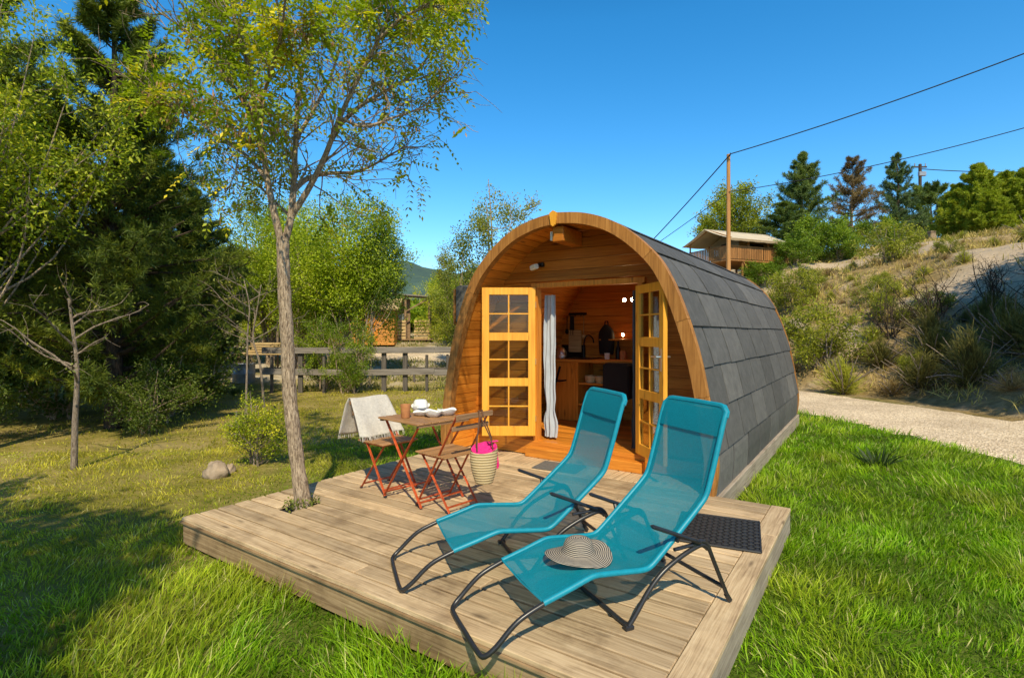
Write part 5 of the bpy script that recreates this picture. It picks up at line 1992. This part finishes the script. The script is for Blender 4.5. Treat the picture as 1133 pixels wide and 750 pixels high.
sp = [(0, 8.95, 14.4, 1.35, 'large broom shrub with green top and dry twiggy base beside the track'),
      (2, 9.9, 13.9, 1.25, 'dry twiggy shrub right of the large broom beside the track'),
      (4, 9.6, 16.4, 1.45, 'leafy bright green shrub above the large broom on the bank'),
      (0, 9.9, 17.9, 1.0, 'tall slim yellow green shrub just above the leafy bright one'),
      (4, 11.5, 22.0, 1.3, 'leafy shrub below the tall pine near the lodge'),
      (4, 16.3, 23.0, 1.25, 'green shrub halfway up the bare upper slope'),
      (0, 20.3, 20.8, 1.4, 'big yellow green shrub at the right edge, high on the slope'),
      (3, 10.9, 12.6, 1.5, 'dark scrub at the foot of the bank in the shaded corner'),
      (3, 12.2, 12.8, 1.6, 'dark bush in the shade at the right edge of the photo'),
      (3, 11.2, 14.2, 1.4, 'dark bush higher in the shaded part of the bank'),
      (2, 10.7, 11.4, 1.0, 'dry low shrub next to the track at the right edge'),
      (3, 10.4, 13.6, 1.3, 'dark scrub added to deepen shade between the dry twiggy shrub and the shaded corner'),  # dark scrub from here down packed in to deepen the bank's shade
      (3, 12.9, 14.0, 1.5, 'dark scrub added to deepen shade in the middle of the shaded bank'),
      (3, 11.9, 11.7, 1.4, 'dark scrub added to deepen shade at the right edge just above the track'),
      (3, 10.5, 15.2, 1.2, 'dark scrub added to deepen shade below the leftmost bare bush'),
      (3, 13.3, 15.0, 1.3, 'dark scrub added to deepen shade directly under the pale cut in the slope'),
      (3, 12.0, 15.2, 1.3, 'dark scrub added to deepen shade between the bare bushes on the slope')]
for (k, x, y, sc, lab) in sp:
    setshrub(k, x, y, sc, lab)
# bare thorny bushes against the pale cut of the slope
def bare_bush(seed, h):
    r2 = np.random.RandomState(seed); mb = MB(); S = []; D = []
    for k in range(16):
        a2 = r2.uniform(0, 2 * PI); p2 = r2.uniform(.1, .95)
        q, d = wander((r2.normal() * .06, r2.normal() * .06, 0), (math.cos(a2) * math.sin(p2), math.sin(a2) * math.sin(p2), math.cos(p2)), h * r2.uniform(.7, 1.1), 7, .14, r2)
        mb.tube(q, [.016 * (1 - j / 8) + .004 for j in range(8)], 4, cap=False)
        for j in range(2, 8):
            for _ in range(2):
                q3, d3 = wander(q[j], nrm(d + r2.normal(size=3) * .7), h * r2.uniform(.1, .28), 3, .25, r2)
                mb.tube(q3, [.007, .006, .005, .003], 3, cap=False)
                S.append(q3[-1]); D.append(d3)
    V_, C_ = leaves_broad(np.array(S), np.array(D), 2, .04, .05, .02, [(.04, .035, .02), (.08, .07, .03), (.10, .11, .03)], seed)
    return mb, V_, C_


bb = plant('thorn_bush', bare_bush(301, 1.5), (0, 0, 0), 0, 'dark bare branched bush in front of the pale cut in the slope', 'bush', None, 'bark_dark', 'leaf', 1.0, 'stems', 'leaves')
put(bb, 12.7, 16.0, 0, 1.15)
for (x, y, rz, sc, lab) in ((13.9, 15.3, 1, 1.0, 'dark bare bush second from the pale cut, toward the right edge'), (11.6, 16.3, 2, 1.0, 'dark bare bush left of the pale cut in the slope'), (14.2, 14.3, 3, 1.1, 'dark bare bush at the right edge of the photo')):
    o = copy_tree(bb); put(o, x, y, rz, sc); tag(o, lab, 'bush')

PINEC = [(.05, .085, .02), (.10, .15, .035), (.17, .22, .045), (.25, .28, .05)]
# --- trees on the crest
def crest(px, Y): return (px - CX) / F * Y


def h_for(px, top, Y):
    x = crest(px, Y)
    return (HC + (HZ - top) / F * Y) - tz(x, Y)


Yt = 38
h = h_for(812, 208, Yt)
dI = broadtree(h, 401, [(.09, .12, .01), (.19, .22, .015), (.32, .34, .02), (.46, .42, .03)], ((0, 0, .56), (.46, .40, .44)), nclump=90, per=90, spread=.34, L=.17, W=.085, nstem=2, start=.15, trunk_r=.2, clump=.5)
o = plant('oak_tree', dI, (0, 0, 0), 0, 'round yellow green tree behind the canvas lodge', 'tree'); put(o, crest(812, Yt), Yt, 0, 1)
Yt = 36
h = h_for(888, 171, Yt)
cI = conifer(h, 2.0, 402, PINEC, start=.08, nwh=22, per=9, L=.24, W=.026, nbr=6, dens=1.2, shape=1.7, irregular=.5)
o = plant('pine_tree', cI, (0, 0, 0), 0, 'tall dark green pine right of the canvas lodge', 'tree', None, 'bark_dark', 'needle'); put(o, crest(888, Yt), Yt, 0, 1)
o = copy_tree(o); put(o, crest(868, 33), 33, 2, (.95, .95, .52)); tag(o, 'lower spreading pine overhanging the right end of the lodge roof', 'tree')
Yt = 37
h = h_for(943, 175, Yt)
cJ = conifer(h, 2.0, 403, BROWN, start=.12, nwh=22, per=7, L=.22, W=.024, nbr=6, dens=1.0, shape=1.8, irregular=.5, sparse=.15)
o = plant('dead_pine', cJ, (0, 0, 0), 0, 'brown dried out pine between the two green pines on the crest', 'tree', None, 'bark', 'dry'); put(o, crest(943, Yt), Yt, 0, 1)
Yt = 39
h = h_for(993, 170, Yt)
cK = conifer(h, 2.1, 404, [(.04, .075, .035), (.08, .13, .05), (.13, .18, .06), (.19, .23, .07)], start=.1, nwh=20, per=9, L=.22, W=.026, nbr=5, dens=.9, shape=1.0, irregular=.5)
o = plant('cedar_tree', cK, (0, 0, 0), 0, 'layered blue green conifer right of the brown dried pine', 'tree', None, 'bark_dark', 'needle'); put(o, crest(993, Yt), Yt, 0, 1)
Yt = 44
o = plant('pine_tree', conifer(h_for(1030, 208, Yt), 3.4, 405, PINEC, start=.05, nwh=10, per=18, L=.34, W=.045, nbr=7, dens=1.2, shape=2.5), (0, 0, 0), 0, 'low dark pine on the crest left of the bright junipers', 'tree', None, 'bark_dark', 'needle')
put(o, crest(1030, Yt), Yt, 0, 1)
JU = None
for i, (px, top, Yt, lab) in enumerate(((1082, 184, 32, 'tallest bright juniper on the crest at the right, pointed top'), (1058, 205, 33, 'bright juniper leftmost of the crest clump'), (1112, 192, 33, 'bright juniper second from the right edge on the crest'), (1136, 188, 32, 'bright juniper cut by the right edge on the crest'), (1096, 212, 30, 'low bright juniper in front of the crest clump'))):
    h = h_for(px, top, Yt)
    if JU is None:
        dJ = conifer(h, h * .42, 411, [(.10, .13, .01), (.22, .27, .015), (.36, .40, .025), (.50, .50, .04)], start=.02, nwh=18, per=16, L=.20, W=.035, nbr=8, dens=1.2, shape=1.0, irregular=.35, droop=-.5)
        JU = plant('juniper', dJ, (0, 0, 0), 0, lab, 'tree', 'bright junipers on the crest', 'bark_dark', 'needle'); h0 = h; o = JU
    else:
        o = copy_tree(JU)
    f = h / h0
    put(o, crest(px, Yt), Yt, i * 1.3, (max(f, .8), max(f, .8), f)); tag(o, lab, 'tree')
for i, (px, top, Yt, lab) in enumerate(((905, 238, 30, 'leafy dark green bush under the tall pine'), (930, 250, 29, 'bushy green thicket below the brown dried pine'), (968, 240, 34, 'leafy bush under the layered conifer'), (880, 262, 28, 'green bush beside the right end of the lodge deck'), (845, 292, 27, 'green bush just under the lodge platform'))):
    if i == 0:
        dQ = broadtree(2.6, 421, GREEN, ((0, 0, .5), (.6, .5, .45)), nclump=40, per=85, spread=.22, L=.13, W=.07, nstem=4, start=.03, trunk_r=.08, clump=.9)
        Q0 = plant('leafy_bush', dQ, (0, 0, 0), 0, lab, 'bush'); o = Q0
    else: o = copy_tree(Q0)
    h = max(1.2, h_for(px, top, Yt))
    put(o, crest(px, Yt), Yt, i, (max(.7, h / 2.6), max(.7, h / 2.6), h / 2.6)); tag(o, lab, 'bush')
# distant tree line beyond the crest and behind the left pines (reads as one wood)
r2 = np.random.RandomState(5)
S = []
for k in range(60):
    a_ = R_(r2.uniform(-58, -8)); d = r2.uniform(34, 46)
    cxy = np.array([math.sin(a_) * d, math.cos(a_) * d])
    hh = r2.uniform(3.0, 5.5) if a_ < R_(-16) else r2.uniform(.8, 2.0)
    z0 = tz(*cxy)
    q = unit(r2.normal(size=(170, 3))) * np.array([2.0, 2.0, hh * .5]) * r2.uniform(.55, 1, (170, 1)) + np.array([cxy[0], cxy[1], z0 + hh * .5])
    S.append(q)
S = np.concatenate(S)
V_, C_ = leaves_broad(S, np.tile([0, 0, 1.0], (len(S), 1)), 5, .22, .42, .26, GREEN, 6, clump=.25)
o = leaf_obj('woods', V_, C_, M['leaf'], None); tag(o, 'far green wood beyond the open ground on the left', 'wood', kind='stuff')

# trees beside and behind the camera whose shade falls into the picture
dS = broadtree(7.5, 501, GREEN, ((0, 0, .66), (.32, .30, .32)), nclump=110, per=110, spread=.28, L=.15, W=.08, nstem=1, start=.3, trunk_r=.14)
SH = plant('shade_tree', dS, (0, 0, 0), 0, 'broad leafy tree left of the viewpoint that shades the left lawn', 'tree')
put(SH, -3.6, -1.9, 0, .92)
for (x, y, rz, sc, lab) in ((-6.6, -1.6, 1, .80, 'second leafy tree farther left of the viewpoint, shading the lawn corner'), (-5.6, .6, 4.4, .66, 'leafy tree nearest the left edge of the view, outside the picture'), (13.6, 9.0, 2, .80, 'leafy tree on the bank right of the view, shading the scrub'), (11.6, 8.1, 3, .68, 'smaller leafy tree beside the track outside the right edge'), (16.4, 11.0, 4, .85, 'tall leafy tree farthest right on the bank'), (14.9, 10.6, 5, .85, 'leafy tree between the two on the bank right of the view'), (13.1, 10.1, .5, .72, 'leafy tree nearest the shaded scrub on the bank')):
    o = copy_tree(SH); put(o, x, y, rz, sc); tag(o, lab, 'tree')

# ------------------------------------------------------------------ fence
fy = 15.2
fz = lambda x: tz(x, fy)
fe = empty('wooden_fence', (0, 0, 0), 0, 'weathered two rail timber fence at the back of the lawn', 'fence')
mb = MB()
for (z, hh) in ((.96, .17), (.33, .17)):
    x = -7.1; k = 0
    while x < .2:
        x1 = x + 2.45
        dzz = rr.uniform(-.03, .03)
        mb.bar((x, fy - .06, z + dzz), (x1 - .01, fy - .06, z + rr.uniform(-.03, .03)), .05, hh, bev=.008)
        x = x1
mb.each('rail', M['fence'], fe)
for px in (300, 332, 358, 392, 424.5, 448, 472, 495, 520):
    x = crest(px, fy)
    thick = .13 if px in (448, 424.5, 392, 332) else .07
    h = 1.22 if thick > .1 else 1.1
    MB().box((x, fy + .04, fz(x) + h / 2 - .1), (thick, .09, h + .1), bev=.01, rz=rr.uniform(-.1, .1)).build('post', M['post'], fe)
# low rail behind
fe2 = empty('low_fence', (0, 0, 0), 0, 'low thin rail fence in the field behind the main fence', 'fence')
MB().bar((-3.4, 17.4, .30), (.6, 17.4, .22), .04, .07).build('rail', M['post'], fe2)
for x in (-3.2, -1.6, 0.1): MB().box((x, 17.43, tz(x, 17.4) + .2), (.07, .07, .7)).build('post', M['post'], fe2)
# stakes on lawn
o = MB().tube([(0, 0, -.1), (.01, 0, .32)], .018, 7).build('stake', M['fence'], None); x = crest(261, 9.6); o.location = (x, 9.6, tz(x, 9.6)); tag(o, 'short wooden stake in the left lawn', 'stake')

# ------------------------------------------------------------------ open shed
Yc = 28.0; xc = crest(457, Yc); z0 = tz(xc, Yc) + .02
sd = empty('wooden_shed', (xc, Yc, z0), .12, 'small open wooden shed with slatted front and sloping roof', 'shed')
for (x, y, h) in ((-.35, -.5, 2.25), (.85, -.5, 2.15), (-.95, .5, 2.35), (.9, .6, 2.2)):
    MB().box((x, y, h / 2), (.10, .09, h), bev=.008).build('post', M['shed'], sd)
mb = MB()
for i in range(6): mb.box((-.65, -.56, .12 + i * .17), (.62, .03, .13))
mb.build('slat_panel', M['pallet'], sd)
mb = MB()
for i in range(6): mb.box((.48, -.56, .12 + i * .17), (.78, .03, .12))
mb.build('slat_panel', M['pallet'], sd)
MB().box((-.55, .1, 1.1), (.8, .04, 2.1)).build('back_panel', M['shed'], sd)
MB().box((0, 0, 2.30), (2.35, 1.5, .06), ax=[nrm([1, 0, -.06]), nrm([0, 1, 0]), nrm([.06, 0, 1])]).build('roof', M['fence'], sd)
MB().bar((-.3, -.52, 1.5), (.75, -.52, 2.1), .06, .06).build('brace', M['shed'], sd)
MB().box((0, 0, .03), (2.1, 1.3, .06)).build('platform', M['shed'], sd)
o = MB().box((0, 0, .22), (.30, .26, .34), bev=.03).build('bin', M['drum'], None); o.location = (xc - .52, Yc - .5, z0 + .95); tag(o, 'pale box on the slatted front of the open shed', 'box')

# orange hut behind the bushy tree
Yc = 27.0; xc = crest(395, Yc); z0 = tz(xc, Yc)
hu = empty('orange_hut', (xc, Yc, z0), .1, 'orange timber hut half hidden behind the bright green tree', 'hut')
mb = MB()
for i in range(9): mb.box((0, 0, .1 + i * .19), (4.0, 2.4, .18), bev=.01)
mb.build('wall', M['hut'], hu)
for s_ in (-1, 1):
    MB().box((0, s_ * .75, 2.02), (4.5, 1.75, .06), ax=[np.array([1., 0, 0]), nrm([0, 1, -.35 * s_]), nrm([0, .35 * s_, 1])]).build('roof', M['pallet'], hu)
MB().box((.8, -1.215, .95), (.8, .03, 1.5)).build('door', M['pod_z'], hu)
MB().box((-.9, -1.215, 1.1), (.7, .03, .6)).build('window', M['black_metal'], hu)

# planks, crate and drum on the left
Yc = 19.0
xc = crest(296, Yc); z0 = tz(xc, Yc)
wk = empty('plank_workbench', (xc, Yc, z0), .05, 'rough plank bench with pale boards left of the forked trunk', 'bench')
MB().box((0, 0, .72), (2.0, .8, .07), bev=.01).build('benchtop', M['pallet'], wk)
for (x, y) in ((-.85, -.3), (.85, -.3), (-.85, .3), (.85, .3)): MB().box((x, y, .34), (.1, .1, .68)).build('leg', M['shed'], wk)
o = MB()
for i in range(4): o.box((rr.uniform(-.1, .1), 0, .05 + i * .085), (1.2, .5, .07), rz=rr.uniform(-.06, .06), bev=.008)
o = o.build('plank_stack', M['pallet'], None); o.location = (xc + .0, Yc, z0 + .765); tag(o, 'stack of pale planks lying on the rough bench', 'planks')
o = smooth_by_angle(MB().lathe((0, 0, 0), [(0, 0), (.33, 0), (.34, .02), (.335, .28), (.35, .30), (.335, .32), (.335, .6), (.345, .62), (.32, .62), (.31, .56), (0, .55)], 26).build('metal_drum', M['drum'], None))
x = crest(270, 17.5); o.location = (x, 17.5, tz(x, 17.5) - .01); tag(o, 'round grey metal drum left of the plank bench', 'drum')
o = MB()
for i in range(5): o.box((i * .3, 0, .03), (.26, 2.2, .05), rz=.02 * i)
o = o.build('lean_to_roof', M['pallet'], None)
x = crest(285, 20); o.location = (x - .3, 20, tz(x, 20) + 2.55); o.rotation_euler = (.12, -.28, .2)
lt = empty('lean_to', (x, 20, tz(x, 20)), .2, 'pale plank lean to roof on thin poles seen through the trees', 'shelter')
o.parent = lt; o.location = (-.4, 0, 2.5)
for (dx, dy, h) in ((-.45, -.9, 2.5), (.9, -.9, 2.95), (-.45, .9, 2.7), (.9, .9, 3.1)):
    MB().tube([(dx, dy, -.05), (dx, dy, h)], .04, 6).build('post', M['bark_pale'], lt)

# ------------------------------------------------------------------ canvas lodge on stilts
# gable faces left-front; long roof side faces the camera
Yc = 29.5
def lodge():
    xg = crest(812, Yc)
    zf = HC + (HZ - 291) / F * Yc     # platform level
    root = empty('canvas_lodge', (xg, Yc, zf), R_(22), 'canvas roofed lodge on a stilted timber deck high on the slope', 'lodge')
    # local x along the ridge (to the right), local y depth
    Lx, Wy = 5.6, 4.2
    x0, x1 = -2.6, 3.4
    MB().box(((x0 + x1) / 2, 0, -.06), (x1 - x0, Wy, .12), bev=.01).build('platform', M['tentwood'], root)
    eave, ridge = 1.62, 2.5
    xr0, xr1 = x0 - .35, x1 + .2
    for s_ in (-1, 1):
        P = []
        for i in range(13):
            row = []
            for j in range(9):
                f = j / 8
                z = ridge + (eave - .15 - ridge) * f + (-.06 * math.sin(f * PI)) + .02 * math.sin(i * 1.9) * f
                row.append((xr0 + (xr1 - xr0) * i / 12, s_ * (Wy / 2 + .45) * f, z))
            P.append(row)
        o = MB().grid(P).build('roof', M['canvas'], root, True)
        so = o.modifiers.new('t', 'SOLIDIFY'); so.thickness = .03
    P = [[(xr0 + (xr1 - xr0) * i / 12, -(Wy / 2 + .45), eave - .15 - .16 * k - (.03 * (i % 2) * k)) for k in (0, 1)] for i in range(13)]
    MB().grid(P).build('valance', M['canvas2'], root, True)
    # canvas box set back under the roof
    mb = MB(); xb = -.7
    mb.box(((xb + x1) / 2, .3, eave / 2 + .03), (x1 - xb, Wy - 1.2, eave - .02))
    mb.prism([(xb, -Wy / 2 + .9, eave), (xb, Wy / 2 - .3, eave), (xb, 0, ridge - .1)], (0, 0, 0), (x1 - xb, 0, 0))
    mb.build('canvas_wall', M['canvas2'], root)
    MB().box((xb - .012, .1, .85), (.02, 1.0, 1.4)).build('doorway', M['black_metal'], root)
    MB().box((xb - .012, 1.2, 1.0), (.02, .6, .6)).build('window', M['glass'], root)
    MB().box((1.0, -Wy / 2 + .885, .85), (1.6, .02, 1.2)).build('window', M['black_metal'], root)
    MB().box((2.6, -Wy / 2 + .885, .85), (.9, .02, .9)).build('wall_panel', M['canvas'], root)
    for x in (x0 + .05, -.6, 1.4, x1 - .05):
        for s_ in (-1, 1):
            MB().box((x, s_ * (Wy / 2 - .05), eave / 2), (.09, .09, eave)).build('post', M['tentwood'], root)
    for s_ in (-1, 1):
        MB().bar((x0 + .02, s_ * (Wy / 2 + .3), eave - .1), (x0 + .02, 0, ridge - .05), .07, .09).build('rafter', M['tentwood'], root)
    MB().bar((x0 + .02, 0, ridge - .07), (x1, 0, ridge - .07), .07, .09).build('ridge_pole', M['tentwood'], root)

    def rail(p, q, n):
        r2_ = MB()
        p = np.array(p); q = np.array(q)
        d = nrm(q - p); a_ = math.atan2(d[1], d[0])
        for i in range(n):
            c = p + (q - p) * (i + .5) / n
            r2_.box((c[0], c[1], .50), (np.linalg.norm(q - p) / n * .78, .022, .92), rz=a_)
        r2_.bar((p[0], p[1], .99), (q[0], q[1], .99), .08, .05)
        return r2_
    rail((x0, Wy / 2), (x0, -Wy / 2), 24).build('railing', M['tentwood'], root)
    rail((x0, -Wy / 2 - .02), (.8, -Wy / 2 - .02), 20).build('railing', M['tentwood'], root)
    rail((.85, -Wy / 2 - .02), (x1, -Wy / 2 - .02), 14).build('railing', M['tentwood'], root)
    for x in (x0 + .1, x0 + 1.5, .6, 2.2, x1 - .1):
        for s_ in (-1, 1):
            MB().box((x, s_ * (Wy / 2 - .15), -1.1), (.12, .12, 1.98)).build('stilt', M['tentwood'], root)
    MB().bar((x0 + 1.5, -Wy / 2 + .05, -.15), (x0 + 2.6, -Wy / 2 + .05, -1.5), .08, .08).build('brace', M['tentwood'], root)
    MB().bar((.9, -Wy / 2 + .05, -.15), (1.3, -Wy / 2 - .4, -1.4), .08, .08).build('brace', M['tentwood'], root)

    root.scale = (.70, .70, .70)
    root.location.z -= .05


lodge()

# ------------------------------------------------------------------ pole and wires
Yp = 20.0
top = at(806, 171, Yp)
up = empty('utility_pole', (top[0], Yp, tz(top[0], Yp) - .3), 0, 'bare wooden utility pole rising behind the pod roof', 'pole')
H_ = top[2] - up.location.z
smooth_by_angle(MB().tube([(0, 0, 0), (0.0, 0, H_ / 2), (0, 0, H_)], [.095, .080, .066], 12).build('shaft', M['pole'], up))
MB().tube([(-.02, -.12, H_ - .12), (-.02, -.22, H_ - .10), (-.02, -.22, H_ - .02)], .02, 6).build('insulator', M['black_metal'], up)


def wire(name, a0, b0, sag, r, label):
    a0 = np.array(a0); b0 = np.array(b0)
    pts = [a0 + (b0 - a0) * t + np.array([0, 0, -4 * sag * t * (1 - t)]) for t in np.linspace(0, 1, 30)]
    o = MB().tube([p - a0 for p in pts], r, 5).build(name, M['wire'], None)
    o.location = a0
    return tag(o, label, 'cable')


wire('cable', top + np.array([0, -.2, -.05]), at(1420, -55, 13), .25, .020, 'black cable from the pole top up to the right edge of the sky')
wire('cable', top + np.array([0, -.2, -.05]), at(640, 345, 32), .25, .022, 'black cable from the pole top down to the left behind the roof')
low = at(806, 213, Yp) + np.array([0, -.1, 0])
wire('cable', low, at(1420, 52, 13), .42, .014, 'lower thin cable sagging from the pole across the pines to the right edge')
wire('cable', low, at(640, 327, 32), .1, .014, 'lower thin cable from the pole down to the left behind the roof')
Yq = 60
tq = at(1018, 182, Yq)
pq = empty('far_pole', (tq[0], Yq, tq[2] - 7), 0, 'small distant power pole with crossarm beyond the crest', 'pole')
MB().tube([(0, 0, 0), (0, 0, 7)], .16, 8).build('shaft', M['bark_dark'], pq)
MB().box((0, 0, 6.7), (1.5, .12, .14)).build('crossarm', M['bark_dark'], pq)
MB().box((0.15, -.1, 5.9), (.8, .3, .5), bev=.05).build('transformer', M['drum'], pq)
for dx in (-.6, .6, 0): MB().tube([(dx, 0, 6.75), (dx, 0, 7.1)], .06, 6).build('insulator', M['drum'], pq)
wire('cable', at(1018, 187, 60), at(1260, 182, 60), .6, .05, 'faint far cable running right from the distant power pole')
x = crest(1031, 36)
mk = empty('stone_marker', (x, 36, tz(x, 36)), 0, 'small pale block on the crest left of the junipers', 'marker')
MB().box((0, 0, .45), (.36, .3, 1.1), bev=.03).build('block', M['rock'], mk); MB().box((0, 0, 1.03), (.46, .4, .08), bev=.02).build('cap', M['rock'], mk)

# ------------------------------------------------------------------ light, world, camera
EL = R_(47.0)
trav = nrm([-.13, .99])                       # horizontal travel of the light
sd_ = np.array([trav[0] * math.cos(EL), trav[1] * math.cos(EL), -math.sin(EL)])
sun = bpy.data.lights.new('sun', 'SUN'); sun.energy = 5.0; sun.angle = R_(.53); sun.color = (1.0, .89, .64)
so = bpy.data.objects.new('sun', sun); col.objects.link(so)
so.rotation_euler = Vector(tuple(sd_)).to_track_quat('-Z', 'Y').to_euler(); so.location = (0, -10, 20)

w = bpy.data.worlds.new('World'); scene.world = w; w.use_nodes = True
nt = w.node_tree
bg = nt.nodes['Background']
sky = nt.nodes.new('ShaderNodeTexSky'); sky.sky_type = 'NISHITA'; sky.sun_disc = False
sky.sun_elevation = EL; sky.sun_rotation = math.atan2(-trav[0], -trav[1]); sky.altitude = 700
sky.air_density = 1.0; sky.dust_density = .7; sky.ozone_density = 2.5
hs = nt.nodes.new('ShaderNodeHueSaturation'); hs.inputs['Saturation'].default_value = 1.38; hs.inputs['Value'].default_value = 1.55; hs.inputs['Hue'].default_value = .493
nt.links.new(sky.outputs[0], hs.inputs['Color']); tcw = nt.nodes.new('ShaderNodeTexCoord'); spw = nt.nodes.new('ShaderNodeSeparateXYZ')
nt.links.new(tcw.outputs['Generated'], spw.inputs[0])
deep = ramp(nt, spw.outputs[2], [(.50, (1, 1, 1)), (.85, (.33, .36, .42))])   # overhead sky dimmed by hand to cut fill light and deepen shadows
nt.links.new(mixc(nt, 1.0, hs.outputs[0], deep, 'MULTIPLY'), bg.inputs[0])
bg.inputs[1].default_value = .15

cam = bpy.data.cameras.new('camera'); cam.lens = 36 * F / 1133; cam.sensor_width = 36; cam.sensor_fit = 'HORIZONTAL'
cam.shift_y = -(375 - HZ) / 1133; cam.clip_start = .05; cam.clip_end = 4000
co = bpy.data.objects.new('camera', cam); col.objects.link(co); co.location = (0, 0, HC); co.rotation_euler = (PI / 2, 0, 0)
scene.camera = co
scene.view_settings.view_transform = 'Standard'
scene.view_settings.look = 'None'
scene.view_settings.exposure = 0
scene.cycles.max_bounces = 7; scene.cycles.transparent_max_bounces = 12
scene.cycles.diffuse_bounces = 3
scene.cycles.use_denoising = True
bpy.context.view_layer.update()
